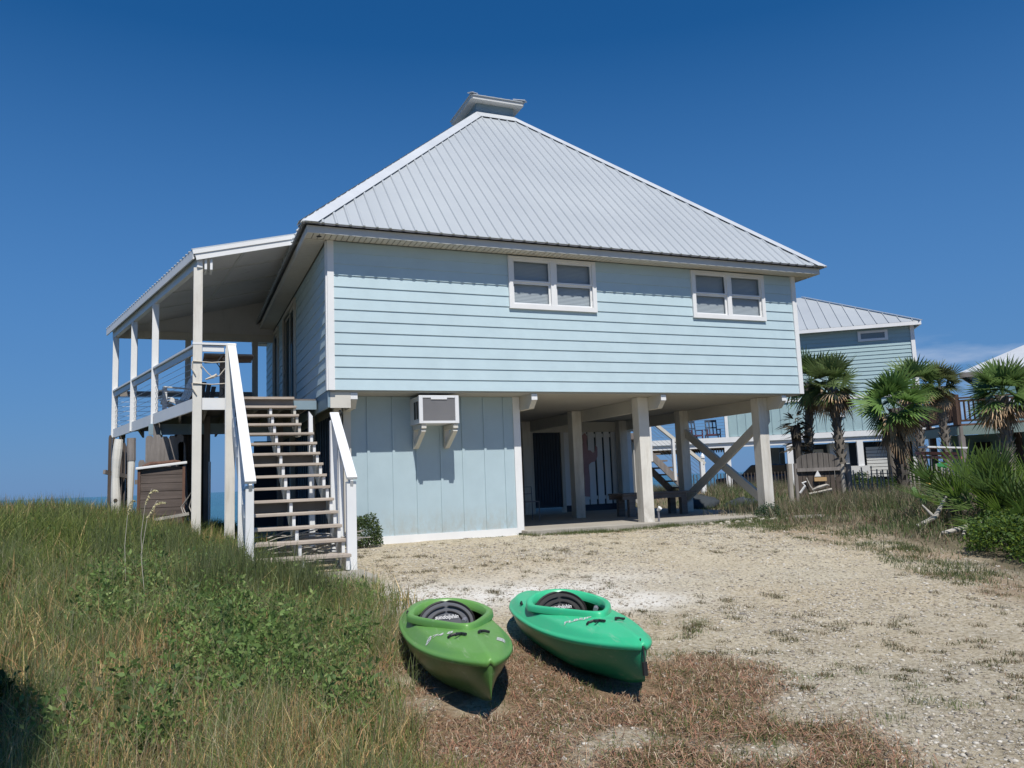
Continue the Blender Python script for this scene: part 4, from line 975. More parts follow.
# balcony chairs
for k, (u, lb) in enumerate(((8.0, 'dark maroon rocking chair on the neighbour balcony, nearer the house wall'), (8.75, 'dark maroon rocking chair on the neighbour balcony, farther from the wall'))):
    p = P2(u, 1.0, 2.12); o = thing('rocking_chair', p, lb, 'chair', None, math.radians(-25+20*k)); mt = M.setdefault('maroon', paint('maroon_paint', (.09,.02,.035), .6))
    s = MB(); s.box(-.3,.3,-.3,.3,.42,.50); s.build('seat', mt, o, local=True)
    s = MB()
    for x in (-.27,-.09,.09,.27): s.bar((x,.28,.45),(x,.42,1.25),.06,.03)
    s.bar((-.3,.42,1.2),(.3,.42,1.2),.05,.12); s.bar((-.3,.36,.85),(.3,.36,.85),.05,.06); s.build('backrest', M['navy'], o, local=True)
    for sx in (-.32,.32):
        s = MB(); s.bar((sx,-.3,.72),(sx,.34,.74),.08,.04); s.bar((sx,-.27,.05),(sx,-.27,.72),.05,.05); s.bar((sx,.27,.05),(sx,.3,.5),.05,.05); s.build('armrest', mt, o, local=True)
        s = MB(); s.tube([(sx,-.5,.10),(sx,-.2,.03),(sx,.2,.03),(sx,.55,.12)], .025, 6); s.build('rocker', mt, o, local=True)
# parked vehicle in the shade underneath
vp = P2(6.3, 1.7, 0.0); vh = thing('parked_vehicle', (vp[0], vp[1], vp[2]-.0), 'dark vehicle parked in the shade under the sea-green house', 'vehicle', None, math.atan2(EX.y, EX.x))
M['carpaint'] = plain('dark_car_paint', (.03,.035,.045), .25, .3, .6)
s = MB(); s.prism([(-2.1,-.8,.35),(2.1,-.8,.35),(2.15,-.8,.85),(1.0,-.8,.98),(-2.1,-.8,.98)], (0,1.6,0)); s.build('body', M['carpaint'], vh, local=True, bevel=.06)
s = MB(); s.prism([(-2.0,-.72,.98),(.9,-.72,.98),(.35,-.66,1.5),(-1.85,-.66,1.5)], (0,1.42,0)); s.build('cabin', M['carpaint'], vh, local=True, bevel=.05)
s = MB(); s.prism([(-1.7,-.735,1.03),(-.6,-.735,1.03),(-.6,-.70,1.42),(-1.65,-.70,1.42)], (0,.02,0)); s.prism([(-.5,-.735,1.03),(.62,-.735,1.03),(.25,-.70,1.42),(-.5,-.70,1.42)], (0,.02,0)); s.build('window', M['glass'], vh, local=True)
s = MB(); s.box(-1.9,1.9,-.83,-.79,.62,.68); s.build('trim_strip', M['white'], vh, local=True)
for x in (-1.35, 1.35):
    for y in (-.72, .72): s = MB(); s.tube([(x,y-.1,.33),(x,y+.1,.33)], .33, 16); wh = s.build('wheel', M['black'], vh, local=True); s = MB(); s.tube([(x,y-.11,.33),(x,y+.11,.33)], .18, 10); s.build('rim', M['grille'], wh, local=True)
# ================================================================ third house and brown deck
h3 = thing('distant_house', (30.5,10.0,-.2), 'aqua house with a pale metal roof at the right edge behind the palms', 'house')
s = MB(); s.prism([(29.6,10.6,-.2),(32.4,6.0,-.2),(37.0,8.8,-.2),(34.2,13.4,-.2)], (0,0,5.0)); s.build('wall', M['h3'], h3)
E3 = [(29.26,10.9,4.9),(32.5,5.4,4.9),(37.8,8.6,4.9),(34.5,14.1,4.9)]; ap = (33.6,9.8,6.5)
s = MB(); s.add(E3+[ap]+[(x,y,z-.05) for x,y,z in E3], [(0,1,4),(1,2,4),(2,3,4),(3,0,4),(0,5,6,1),(1,6,7,2),(2,7,8,3),(3,8,5,0),(8,7,6,5)])
for k in range(1, 9):
    a_ = Vector(E3[0]).lerp(Vector(E3[1]), k/9); f_ = 1-abs(k/9-.5)*2; b_ = a_.lerp(Vector(ap)+(Vector(E3[1])-Vector(E3[0]))*((k/9-.5)*(1-f_)), f_); s.bar(a_+Vector((0,0,.03)), b_+Vector((0,0,.03)), .05, .05)
s.build('roof', M['ridge'], h3)
s = MB(); a_, b_, c_ = [Vector(p)+Vector((0,0,-.13)) for p in (E3[0], E3[1], E3[3])]; s.bar(a_, b_, .05, .2); s.bar(a_, c_, .05, .2); s.build('fascia', M['riser'], h3)
s = MB(); s.prism([(29.9,9.95,2.6),(30.3,9.3,2.6),(30.3,9.3,3.6),(29.9,9.95,3.6)], (-.06,-.04,0)); s.build('window', M['white'], h3)
dk3 = thing('raised_deck', (22.9,6.3,-.1), 'raised brown deck with a slatted railing and sage green skirt', 'deck')
C3 = Vector((22.91,6.29,0)); LE = Vector((27.05,13.23,0)); RE = Vector((24.9,4.0,0)); 
dL = (LE-C3).normalized(); dR = (RE-C3).normalized(); LL = (LE-C3).length; LR = 5.6; zd = 2.30
def PD(a_, b_, z): v = C3+dL*a_+dR*b_; return (v.x, v.y, z)
s = MB(); s.prism([PD(0,0,zd-.05),PD(0,LR,zd-.05),PD(LL,LR,zd-.05),PD(LL,0,zd-.05)], (0,0,.06)); s.build('deck_boards', M['redbrown'], dk3)
s = MB(); s.bar(PD(-.02,-.02,zd-.22),PD(-.02,LR,zd-.22),.05,.32); s.bar(PD(-.02,-.02,zd-.22),PD(LL,-.02,zd-.22),.05,.32); s.build('skirt', M['sage'], dk3)
s = MB()
for f_, L_ in ((lambda q, z: PD(0,q,z), LR), (lambda q, z: PD(q,0,z), LL)):
    s.bar(f_(0,zd+.92), f_(L_,zd+.92), .11, .05); s.bar(f_(0,zd+.12), f_(L_,zd+.12), .05, .07); s.bar(f_(0,zd+.82), f_(L_,zd+.82), .05, .07)
    q = .12
    while q < L_: s.bar(f_(q,zd+.1), f_(q,zd+.85), .045, .045); q += .145
s.build('railing', M['railwood'], dk3)
for q in (0, 2.7, 5.4): s = MB(); p = PD(0,q,0); s.box(p[0]-.09,p[0]+.09,p[1]-.09,p[1]+.09,zd-.02,zd+1.05); s.build('railing_post', M['railwood'], dk3)
for q in (2.7, 5.4, LL): s = MB(); p = PD(q,0,0); s.box(p[0]-.07,p[0]+.07,p[1]-.07,p[1]+.07,zd-.02,zd+1.0); s.build('railing_post', M['railwood'], dk3)
for a_, b_, mt in ((.05,.1,'greywood'),(2.7,.1,'darkwood'),(5.4,.1,'darkwood'),(LL-.1,.1,'darkwood'),(.1,2.6,'darkwood'),(.1,5.2,'darkwood'),(3,3,'darkwood')):
    s = MB(); p = PD(a_,b_,0); s.tube([(p[0],p[1],-.3),(p[0],p[1],zd-.06)], .12, 9); s.build('piling', M[mt], dk3)
s = MB(); s.prism([PD(3.2,.9,-.2),PD(3.2,LR,-.2),PD(3.4,LR,-.2),PD(3.4,.9,-.2)], (0,0,2.2)); s.build('back_wall', M['h3'], dk3)
s = MB(); s.prism([PD(2.9,1.6,-.2),PD(2.9,2.1,-.2),PD(3.1,2.1,-.2),PD(3.1,1.6,-.2)], (0,0,1.9)); s.build('door', M['dark'], dk3); s = MB(); s.prism([PD(2.9,3.3,-.2),PD(2.9,4.4,-.2),PD(3.1,4.4,-.2),PD(3.1,3.3,-.2)], (0,0,1.9)); s.build('door', M['dark'], dk3)
for (x, y, lb) in ((17.78,4.62,'left brown timber piling standing free before the sea-green house'),(18.25,4.58,'right brown timber piling standing free before the sea-green house')):
    s = MB(); s.tube([(x,y,-.2),(x+.03,y,2.0)], .12, 10); tag(s.build('timber_piling', M['bark']), lb, 'piling')
# toys
s = MB(); s.bar((19.7,5.3,1.32),(20.9,4.9,1.25),.3,.09); s.bar((19.8,5.2,1.18),(21.0,4.8,1.12),.26,.08)
M['coral'] = paint('faded_coral_plastic', (.55,.22,.18), .6, .2); o = s.build('float_board', M['coral']); tag(o, 'coral red board leaning in the brush under the brown deck', 'board')
s = MB(); s.bar((19.6,5.0,1.50),(20.9,4.6,1.42),.5,.05); tag(s.build('table_slab', M['acwhite']), 'pale flat slab on top of the coral red board', 'slab')
s = MB(); s.prism([(19.45,4.4,.80),(19.70,4.3,.80),(19.73,4.29,.97),(19.42,4.41,.97)], (.08,.2,0)); M['lime'] = plain('green_plastic', (.05,.26,.08), .5); tag(s.build('plastic_bin', M['lime']), 'small bright green plastic bin in the low shrubs', 'bin')
s = MB(); s.tube([(14.9,.97,.45),(14.9,.97,.62)], [.09,.07], 8); M['yellow'] = plain('yellow_plastic', (.65,.45,.10), .5); tag(s.build('plastic_bucket', M['yellow']), 'small yellow bucket in the brush by the palmettos', 'bucket')
# arched gate
G0 = Vector((12.60,3.02,0)); G1 = Vector((13.66,2.58,0)); gx_ = (G1-G0).normalized(); gn = Vector((gx_.y,-gx_.x,0)); GW = (G1-G0).length
def PG(u, o, z): v = G0+gx_*u+gn*o; return (v.x, v.y, z)
gt = thing('arched_gate', (G0+G1)/2, 'weathered grey arched gate with driftwood and a small sign mounted on it', 'gate')
gz = .0
s = MB()
nb = 8
for i in range(nb):
    u0 = GW*i/nb+.01; u1 = GW*(i+1)/nb-.004; f_ = lambda u: 1.16+.20*math.sqrt(max(0,1-((u-GW/2)/(GW/2))**2))
    s.prism([PG(u0,0,gz+.92),PG(u1,0,gz+.92),PG(u1,0,f_(u1)),PG(u0,0,f_(u0))], tuple(gn*.04))
s.build('arch_boards', M['gatewood'], gt)
s = MB()
for i in range(nb): s.prism([PG(GW*i/nb+.01,-.01,gz),PG(GW*(i+1)/nb-.008,-.01,gz),PG(GW*(i+1)/nb-.008,-.01,.92),PG(GW*i/nb+.01,-.01,.92)], tuple(gn*.03))
s.build('gate_boards', M['darkwood'], gt)
s = MB(); s.prism([PG(0,.05,.88),PG(GW,.05,.88),PG(GW,.05,.97),PG(0,.05,.97)], tuple(gn*.04)); s.build('rail', M['greywood'], gt)
for u, mt, w_ in ((-.18,'sandfence',.07),(-.02,'greywood',.05),(GW+.05,'sandfence',.06),(GW+.22,'greywood',.07)):
    s = MB(); s.tube([PG(u,0,-.2),PG(u+.01,0,1.10-.06*(u>1))], w_, 9); s.build('gate_post', M[mt], gt)
s = MB(); s.tube([PG(.22,.09,.72),PG(.30,.10,.5),PG(.40,.10,.34)], [.015,.02,.012], 6); s.tube([PG(.34,.10,.40),PG(.5,.12,.46),PG(.72,.11,.52),PG(.8,.1,.50)], [.02,.045,.03,.01], 6); s.tube([PG(.25,.10,.30),PG(.85,.10,.40)], [.03,.035], 6); s.build('driftwood', M['drift'], gt)
s = MB(); s.prism([PG(.42,.09,.62),PG(.74,.09,.62),PG(.74,.09,.72),PG(.42,.09,.72)], tuple(gn*.02)); s.build('sign_board', M.setdefault('ochre', paint('ochre_board', (.50,.33,.16), .7)), gt)
s = MB(); s.prism([PG(.43,.09,.74),PG(.60,.09,.74),PG(.52,.09,.90)], tuple(gn*.02)); s.build('sail_shape', M['white'], gt)
s = MB(); s.tube([(12.2,2.5,.35),(12.3,2.42,.52),(12.26,2.46,.60),(12.34,2.40,.63)], [.03,.03,.025,.02], 6); tag(s.build('driftwood_piece', M['white']), 'short white curved stick standing in the grass left of the arched gate', 'stick')
# lath fence
lf = thing('lath_fence', (14.8,2.0,0), 'low bleached lath sand fence between the arched gate and the palmettos', 'fence')
s = MB(); a_ = Vector((13.9,2.6,0)); b_ = Vector((15.9,.0,0)); n = 34
for i in range(n):
    p = a_.lerp(b_, i/(n-1)); z0 = float(H(p.x,p.y)); hh = .75+random.uniform(-.08,.08); l_ = random.uniform(-.06,.06); s.bar((p.x,p.y,z0-.05),(p.x+l_,p.y,z0+hh),.035,.012,(1,1,0))
s.build('laths', M['sandfence'], lf)
s = MB(); s.tube([(a_.x,a_.y,.5),((a_+b_).x/2,(a_+b_).y/2,.47),(b_.x,b_.y,.5)], .006, 5); s.tube([(a_.x,a_.y,.75),(b_.x,b_.y,.75)], .006, 5); s.build('wire', M['grille'], lf)
lf = thing('lath_fence', (20.5,14.5,0), 'low dark lath sand fence on the dune behind the crossed braces', 'fence')
s = MB()
for i in range(46): x = 17.5+i*.14; y = 15.5-i*.05; z0 = float(H(x,y)); s.bar((x,y,z0-.1),(x,y,z0+.75),.04,.012,(1,1,0))
s.build('laths', M['darkwood'], lf)
# ================================================================ palms and shrubs
def fan(V, Fc, Cc, base, direc, L, n, spread, col, droop=.25, w0=.035, rg=RNG, fold=.25, roll=.55):
    """one fan leaf: n pointed segments radiating from base around direc"""
    d = np.array(direc, float); d /= np.linalg.norm(d); up = np.array([0,0,1.0])
    sd = np.cross(d, up); 
    if np.linalg.norm(sd) < .1: sd = np.array([1.0,0,0])
    sd /= np.linalg.norm(sd); nn = np.cross(sd, d)
    ro = rg.normal(0, roll); sd = sd*math.cos(ro)+nn*math.sin(ro); nn = np.cross(sd, d)
    for k in range(n):
        a = (-.5+k/(n-1))*spread+rg.uniform(-.04,.04); l = L*(1-.28*(a/(spread/2))**2)*rg.uniform(.85,1.08)
        dr = d*math.cos(a)+sd*math.sin(a); ps = []
        for q in (0, .35, .7, 1.0):
            p = base+dr*l*q+nn*fold*abs(a)*l*q*.3; p = p-up*droop*l*q**2.3; ps.append(p)
        wd = sd*math.cos(a)-d*math.sin(a); b = len(V); ww = (.3*w0, w0, w0*.8, w0*.08)
        for p, w_ in zip(ps, ww): V.append(p-wd*w_/2); V.append(p+wd*w_/2)
        c = np.array(col)*rg.uniform(.75,1.25)
        for j in range(4): cc = c if j < 3 else c*np.array([1.6,1.35,1.2]); Cc.append(cc); Cc.append(cc)
        for j in range(3): Fc.append((b+2*j, b+2*j+1, b+2*j+3, b+2*j+2))
def palm(name, x, y, zc, rad, label, trunk_r=.14, dead=18, n=27, lean=(0,0), cr=(.11,.17,.055), boots=True, group=None, dark=False, seed=1, skirt=0):
    rg = np.random.default_rng(seed); z0 = float(H(x,y))-.05; o = thing(name, (x,y,z0), label, 'palm tree', group)
    top = np.array([x+lean[0], y+lean[1], zc-.12])
    s = MB(); pts_ = []; rr = []
    for k in range(14):
        q = k/13; p = np.array([x,y,z0])*(1-q)+top*q; p = p+np.array([lean[0],lean[1],0])*(-.25*math.sin(PI*q)); pts_.append(p); rr.append(trunk_r*(1.25-.35*min(q*4,1)+.05*math.sin(k*2.1)))
    s.tube(pts_, rr, 12); tr = s.build('trunk', M['barkdark' if dark else 'bark'], o, smooth=True)
    if boots:
        s = MB(); H_ = zc-z0; m_ = int(H_*26)
        for k in range(m_):
            q = .12+.86*k/m_; i = min(int(q*13), 12); f_ = q*13-i; p = pts_[i]*(1-f_)+pts_[i+1]*f_; a = k*2.4; r_ = trunk_r*.93
            e = np.array([math.cos(a), math.sin(a), 0]); s.bar(p+e*r_*.9, p+e*(r_+.07)+np.array([0,0,.13]), .07, .022, tuple(e), b2=.55)
        s.build('leaf_boots', M['barkdark' if dark else 'bark'], tr)
    V=[];Fc=[];Cc=[]
    for k in range(n):
        q = (k+.5)/n; el = math.radians(86-128*q+rg.uniform(-14,14)); az = k*2.39996+rg.uniform(-.2,.2)
        d = np.array([math.cos(az)*math.cos(el), math.sin(az)*math.cos(el), math.sin(el)]); pl = rad*rg.uniform(.30,.45)
        hub = top+np.array([0,0,.08])+d*pl; hub[2] -= .05*pl
        b = len(V); sdv = np.cross(d,[0,0,1.0]); sdv = sdv/(np.linalg.norm(sdv)+1e-6)*.014
        V += [top-sdv, top+sdv, hub+sdv*.6, hub-sdv*.6]; Fc.append((b,b+1,b+2,b+3)); Cc += [np.array(cr)*1.3]*4
        fan(V, Fc, Cc, hub, d, rad*rg.uniform(.42,.72), 16, 3.1, np.array(cr)*rg.uniform(.7,1.7), droop=.05+.14*q, w0=.052*rad, rg=rg)
    bulk('crown', V, Fc, M['foil'], Cc, o)
    V=[];Fc=[];Cc=[]
    for k in range(dead):
        el = math.radians(rg.uniform(-70,0)); az = rg.uniform(0, 2*PI); d = np.array([math.cos(az)*math.cos(el), math.sin(az)*math.cos(el), math.sin(el)]); hub = top+d*rad*.25-np.array([0,0,rg.uniform(0,.3+skirt)])
        fan(V, Fc, Cc, hub, d, rad*rg.uniform(.3,.5), 12, 2.2, np.array([.36,.28,.19])*rg.uniform(.5,1.25), droop=.55, w0=.045*rad, rg=rg)
    if dead: bulk('dead_fronds', V, Fc, M['straw'], Cc, o)
    return o
palm('palm_tree', 15.9, 6.1, 3.8, 1.2, 'tall palm half hidden by the corner of the blue house', lean=(.35,0), seed=2, dead=14)
palm('palm_tree', 16.05, 4.9, 3.50, 1.15, 'palm with a pale criss-cross trunk standing before the sea-green house', lean=(-.1,0), seed=3, dead=20, cr=(.10,.145,.05))
palm('palm_tree', 14.35, 1.25, 2.50, 1.12, 'broad bright green palm with a thick dark trunk and a skirt of dry fronds', trunk_r=.14, lean=(-.05,0), seed=4, dead=15, dark=True, n=29, cr=(.095,.17,.045), skirt=.12)
palm('palm_tree', 20.9, 6.2, 3.75, 1.15, 'left of the two small palms behind the brown deck railing', seed=5, dead=10)
palm('palm_tree', 21.68, 5.85, 3.7, .95, 'right of the two small palms behind the brown deck railing, with drier fronds', seed=6, dead=18, cr=(.09,.11,.045), n=30)
palm('palm_tree', 15.9, -.45, 2.62, 1.0, 'dark green palm with a tangled grey trunk at the right edge of the photo', seed=7, dead=18, n=33, cr=(.10,.165,.05), lean=(.05,0))
# bare young palm with a spiky dead head under the corner of the house
o = thing('dead_palm', (15.35,5.9,.1), 'short dead palm with a spiky dark head below the corner of the blue house', 'palm tree')
s = MB(); s.tube([(15.35,5.9,0),(15.33,5.9,1.2),(15.3,5.9,2.3)], [.17,.13,.16], 10); s.build('trunk', M['barkdark'], o)
V=[];Fc=[];Cc=[]; rg = np.random.default_rng(12)
for k in range(46):
    z = 1.55+1.1*k/46; az = k*2.4; el = rg.uniform(-.3,.7); d = np.array([math.cos(az)*math.cos(el), math.sin(az)*math.cos(el), math.sin(el)])
    fan(V,Fc,Cc,np.array([15.33,5.9,z])+d*.1,d,rg.uniform(.35,.6),3,.5,np.array([.05,.045,.035])*rg.uniform(.6,2.2),droop=.2,w0=.05,rg=rg)
bulk('dead_fronds', V, Fc, M['straw'], Cc, o)
def palmetto(x, y, h, n, seed, label, col=(.065,.12,.03)):
    rg = np.random.default_rng(seed); z0 = float(H(x,y)); o = thing('palmetto_shrub', (x,y,z0), label, 'shrub', 'saw palmetto clumps at the right'); V=[];Fc=[];Cc=[]
    for k in range(n):
        az = rg.uniform(0,2*PI); el = math.radians(rg.uniform(15,85)); d = np.array([math.cos(az)*math.cos(el), math.sin(az)*math.cos(el), math.sin(el)]); b0 = np.array([x+rg.normal(0,.22), y+rg.normal(0,.22), z0]); hub = b0+d*h*rg.uniform(.35,.75); b = len(V)
        sdv = np.cross(d,[0,0,1.0]); sdv = sdv/(np.linalg.norm(sdv)+1e-6)*.009; V += [b0-sdv,b0+sdv,hub+sdv,hub-sdv]; Fc.append((b,b+1,b+2,b+3)); Cc += [np.array(col)*1.2]*4
        fan(V,Fc,Cc,hub,d,h*rg.uniform(.45,.75),11,1.7,np.array(col)*rg.uniform(.6,2.1)*np.array([1.1,1,rg.uniform(.6,1.3)]),droop=.06,w0=.030,rg=rg,fold=.3)
    bulk('fronds', V, Fc, M['foil'], Cc, o)
    s = MB()
    for k in range(4): a = rg.uniform(0,6.28); s.tube([(x,y,z0),(x+.25*math.cos(a),y+.25*math.sin(a),z0+.12),(x+.5*math.cos(a),y+.5*math.sin(a),z0+.1+.1*k)], [.06,.07,.05], 7)
    s.build('stem', M['barkdark'], o)
palmetto(10.0,-4.45,1.0,40,21,'palmetto clump behind the driftwood, reaching to the left')
palmetto(10.5,-3.6,1.15,40,22,'palmetto clump at the back, below the right-hand palm trunk')
palmetto(10.75,-4.9,1.2,46,23,'tallest palmetto clump at the right edge of the photo', (.07,.13,.03))
palmetto(9.75,-5.3,.95,36,24,'palmetto clump low in front at the right edge, above the green shrub')
def leafcloud(name, cx, cy, rx, ry, h, n, col, label, cat='shrub', leaf=.045, seed=1, twigs=10, group=None, yv=.3, stemcol='darkwood', zoff=0):
    rg = np.random.default_rng(seed); z0 = float(H(cx,cy)); o = thing(name, (cx,cy,z0), label, cat, group)
    d = rg.normal(size=(n,3)); d /= np.linalg.norm(d,axis=1)[:,None]; d[:,2] = np.abs(d[:,2])*(1 if not zoff else np.sign(rg.random(n)-.3)); z0 += zoff; r_ = rg.uniform(.35,1,n)**.45
    lump_ = .72+.55*fbm(d[:,0]*2.2+seed*7+9, d[:,1]*2.2+d[:,2]*2+4, 3)
    c = np.stack([cx+d[:,0]*rx*r_*lump_, cy+d[:,1]*ry*r_*lump_, z0+.03+d[:,2]*h*r_*lump_], 1)
    a = rg.normal(size=(n,3)); a[:,2] = np.abs(a[:,2])*.6+.1; a /= np.linalg.norm(a,axis=1)[:,None]; b = np.cross(a, rg.normal(size=(n,3))); b /= np.linalg.norm(b,axis=1)[:,None]
    L = leaf*rg.uniform(.6,1.4,n)[:,None]; V = np.empty((n,4,3)); V[:,0] = c; V[:,1] = c+a*L*.55+b*L*.30; V[:,2] = c+a*L; V[:,3] = c+a*L*.55-b*L*.30
    cc = np.array(col)[None]*rg.uniform(.55,1.5,(n,1)); yl = rg.random(n) < yv; cc[yl] *= np.array([1.7,1.35,.7]); C4 = np.repeat(cc[:,None],4,1)
    bulk('foliage', V.reshape(-1,3), np.arange(n*4).reshape(n,4), M['foil'], C4.reshape(-1,3), o)
    s = MB()
    for k in range(twigs): a_ = rg.uniform(0,6.28); q = rg.uniform(.3,.85); s.tube([(cx+.05*math.cos(a_),cy+.05*math.sin(a_),z0-.03),(cx+rx*q*.5*math.cos(a_),cy+ry*q*.5*math.sin(a_),z0+h*.4*q),(cx+rx*q*.8*math.cos(a_),cy+ry*q*.8*math.sin(a_),z0+h*.85*q)], [.012,.008,.003], 5)
    s.build('stem', M[stemcol], o); return o
leafcloud('green_shrub', 8.55,-5.7,.75,.65,.55,5200,(.085,.15,.035),'rounded green shrub with yellowish tips below the palmettos',seed=31)
leafcloud('green_shrub', 8.35,-6.6,.8,.7,.60,4800,(.09,.16,.035),'dense green shrub cut off by the right edge of the photo',seed=32)
leafcloud('green_shrub', 9.45,-5.15,.8,.6,.42,4200,(.065,.12,.03),'low dark green shrub between the driftwood and the palmettos',seed=33)
leafcloud('green_shrub', .58,.15,.36,.34,.52,4200,(.06,.10,.04),'small dark shrub at the foot of the stairs against the blue wall',seed=34,leaf=.035)
leafcloud('green_shrub', 9.35,.35,.38,.32,.34,1500,(.05,.10,.055),'small blue-green shrub at the foot of the corner piling',seed=35,leaf=.035,yv=.1)
for k,(x,y,r_,h_) in enumerate(((17.0,5.4,1.1,.6),(18.3,3.7,1.2,.7),(19.6,2.9,1.1,.55),(16.6,3.2,.8,.45))):
    leafcloud('green_shrub', x,y,r_,r_,h_,3000,(.045,.085,.025),['bushy green shrub behind the lath fence, nearest the arched gate','dense green shrub behind the thick dark palm trunk','green shrub beside the bright green bin','low green shrub just behind the lath fence'][k],seed=40+k,leaf=.07)
o = leafcloud('added_shade_tree', -4.15,-11.0,.85,.85,2.6,15000,(.04,.08,.02),'unseen leafy tree added beyond the left edge to shade the lower left corner','tree',seed=50,leaf=.08,zoff=3.0)  # unseen tree, added and shaped to cast the corner shadow
s = MB(); z0_ = float(H(-4.0,-11.0)); s.tube([(-4.2,-11.1,z0_-.1),(-4.15,-11.05,z0_+1.5),(-4.0,-11.0,z0_+3.4)], [.11,.09,.06], 9); s.build('trunk', M['bark'], o)
leafcloud('green_shrub', -3.85,-7.9,.6,.9,.38,9000,(.035,.075,.02),'dark green shrub in the shaded lower left corner',seed=51,leaf=.06)
# prickly pear
o = thing('prickly_pear', (10.5,-2.6,.1), 'small pale green prickly pear in the dry grass beside the driftwood', 'cactus'); M['cactus'] = paint('cactus_green', (.16,.27,.11), .6)
for (dx,dy,z,ry_,h_) in ((0,0,.18,.0,.26),(.14,-.05,.36,.4,.22),(-.13,.05,.35,-.4,.2),(.34,-.1,.22,.2,.3)):
    s = MB(); n = 12; p0 = Vector((10.5+dx,-2.6+dy,.08+z)); s.prism([p0+Vector((math.sin(2*PI*k/n)*.085*math.cos(ry_)+math.cos(2*PI*k/n)*h_*.5*math.sin(ry_),0,math.cos(2*PI*k/n)*h_*.55)) for k in range(n)], (0.01,.035,0)); s.build('pad', M['cactus'], o, bevel=.01)
# driftwood pile
o = thing('driftwood_branch', (9.4,-4.0,-.1), 'bleached forked driftwood branch lying at the edge of the palmettos', 'driftwood')
def hz(x, y, d=0): return float(H(x,y))+d
s = MB(); s.tube([(9.05,-3.65,hz(9.05,-3.65,.05)),(9.3,-3.8,hz(9.3,-3.8,.20)),(9.45,-3.85,hz(9.45,-3.85,.42)),(9.62,-3.8,hz(9.6,-3.8,.52))], [.035,.04,.03,.012], 8)
s.tube([(9.3,-3.8,hz(9.3,-3.8,.18)),(9.15,-3.7,hz(9.1,-3.7,.40))], [.03,.012], 7); s.build('branch', M['drift'], o)
s = MB(); s.tube([(8.75,-4.35,hz(8.75,-4.35,.05)),(9.15,-4.5,hz(9.15,-4.5,.12)),(9.7,-4.5,hz(9.7,-4.5,.16)),(10.2,-4.3,hz(10.2,-4.3,.12))], [.03,.05,.045,.02], 8); s.tube([(9.15,-4.5,hz(9.15,-4.5,.12)),(8.9,-4.6,hz(8.9,-4.6,.05))],[.04,.02],7); tag(s.build('driftwood_log', M['drift']),'long bleached driftwood log lying flat before the green shrubs','driftwood')
# brush pile under the stairs
V=[];s=MB(); rg=np.random.default_rng(77)
for k in range(110):
    x=rg.uniform(-1.35,-.35); y=rg.uniform(-2.6,-.9); z=rg.uniform(-.08,.28)+.0; a=rg.normal(0,.5); L=rg.uniform(.3,.9); e=(x+L*math.cos(a)*.9,y+L*math.sin(a)*.5,z+rg.uniform(-.08,.12))
    s.tube([(x,y,z),((x+e[0])/2,(y+e[1])/2,(z+e[2])/2+rg.uniform(0,.04)),e],[.012,.01,.005],5)
tag(s.build('brush_pile', M['drift']),'pile of pale dry branches under the lower steps of the staircase','brush pile',kind='stuff')
# sea oats
for k,(x,y,h_,dx,lb) in enumerate(((-2.64,-4.14,.0,.12,'sea oat stalk with the upper drooping seed head before the brown crate'),(-2.78,-4.63,.0,.07,'short sea oat stalk left of the brown crate'),(-2.58,-5.26,.0,.16,'sea oat stalk with a long pale seed head leaning right'))):
    z0=float(H(x,y)); h_=(1.0,.90,.88)[k]-z0; o=thing('sea_oat',(x,y,z0),lb,'grass stalk'); P=[(x,y,z0),(x-dx*.3,y,z0+h_*.5),(x,y,z0+h_*.85),(x+dx*.5,y,z0+h_),(x+dx,y,z0+h_*.98)]
    s=MB(); s.tube(P,[.0025,.0025,.002,.002,.0015],5); s.build('stem',M['straw2'] if 'straw2' in M else M['rope'],o)
    V=[];Fc=[];Cc=[]
    for j in range(60):
        q=rg.uniform(.0,1); p=np.array(P[2])*(1-q)+np.array(P[4])*q+np.array([0,0,.06*math.sin(PI*q)]); fan(V,Fc,Cc,p,(rg.normal(0,.6)+.3*dx,rg.normal(0,.6),-.8),.032,2,.4,(.42,.40,.24),droop=.1,w0=.010,rg=rg)
    bulk('seed_head',V,Fc,M['straw'],Cc,o)
# ================================================================ grasses (stuff)
def screen_samples(n, r0, r1, a0=-48, a1=48, p=1.0, seed=0):
    rg = np.random.default_rng(seed); u = rg.random(n); r_ = (r0**p+(r1**p-r0**p)*u)**(1/p); a = YAW+np.radians(rg.uniform(a0,a1,n)); return CAM[0]+r_*np.sin(a), CAM[1]+r_*np.cos(a), r_, rg
def blocked(x, y):
    b_ = (x > .15) & (x < 10.4) & (y > .3) & (y < 10.8)                       # slab
    def kk(cx, cy, rz_):
        c, s_ = math.cos(rz_), math.sin(rz_); lx = (x-cx)*c+(y-cy)*s_; ly = -(x-cx)*s_+(y-cy)*c; return (np.abs(ly) < 1.25) & (np.abs(lx) < .22)
    b_ |= kk(-.33,-7.42,math.radians(170.5)); b_ |= kk(.66,-7.52,math.radians(171)); b_ |= (x > -1.35) & (x < -.2) & (y > -3.8) & (y < -2.9)
    return b_
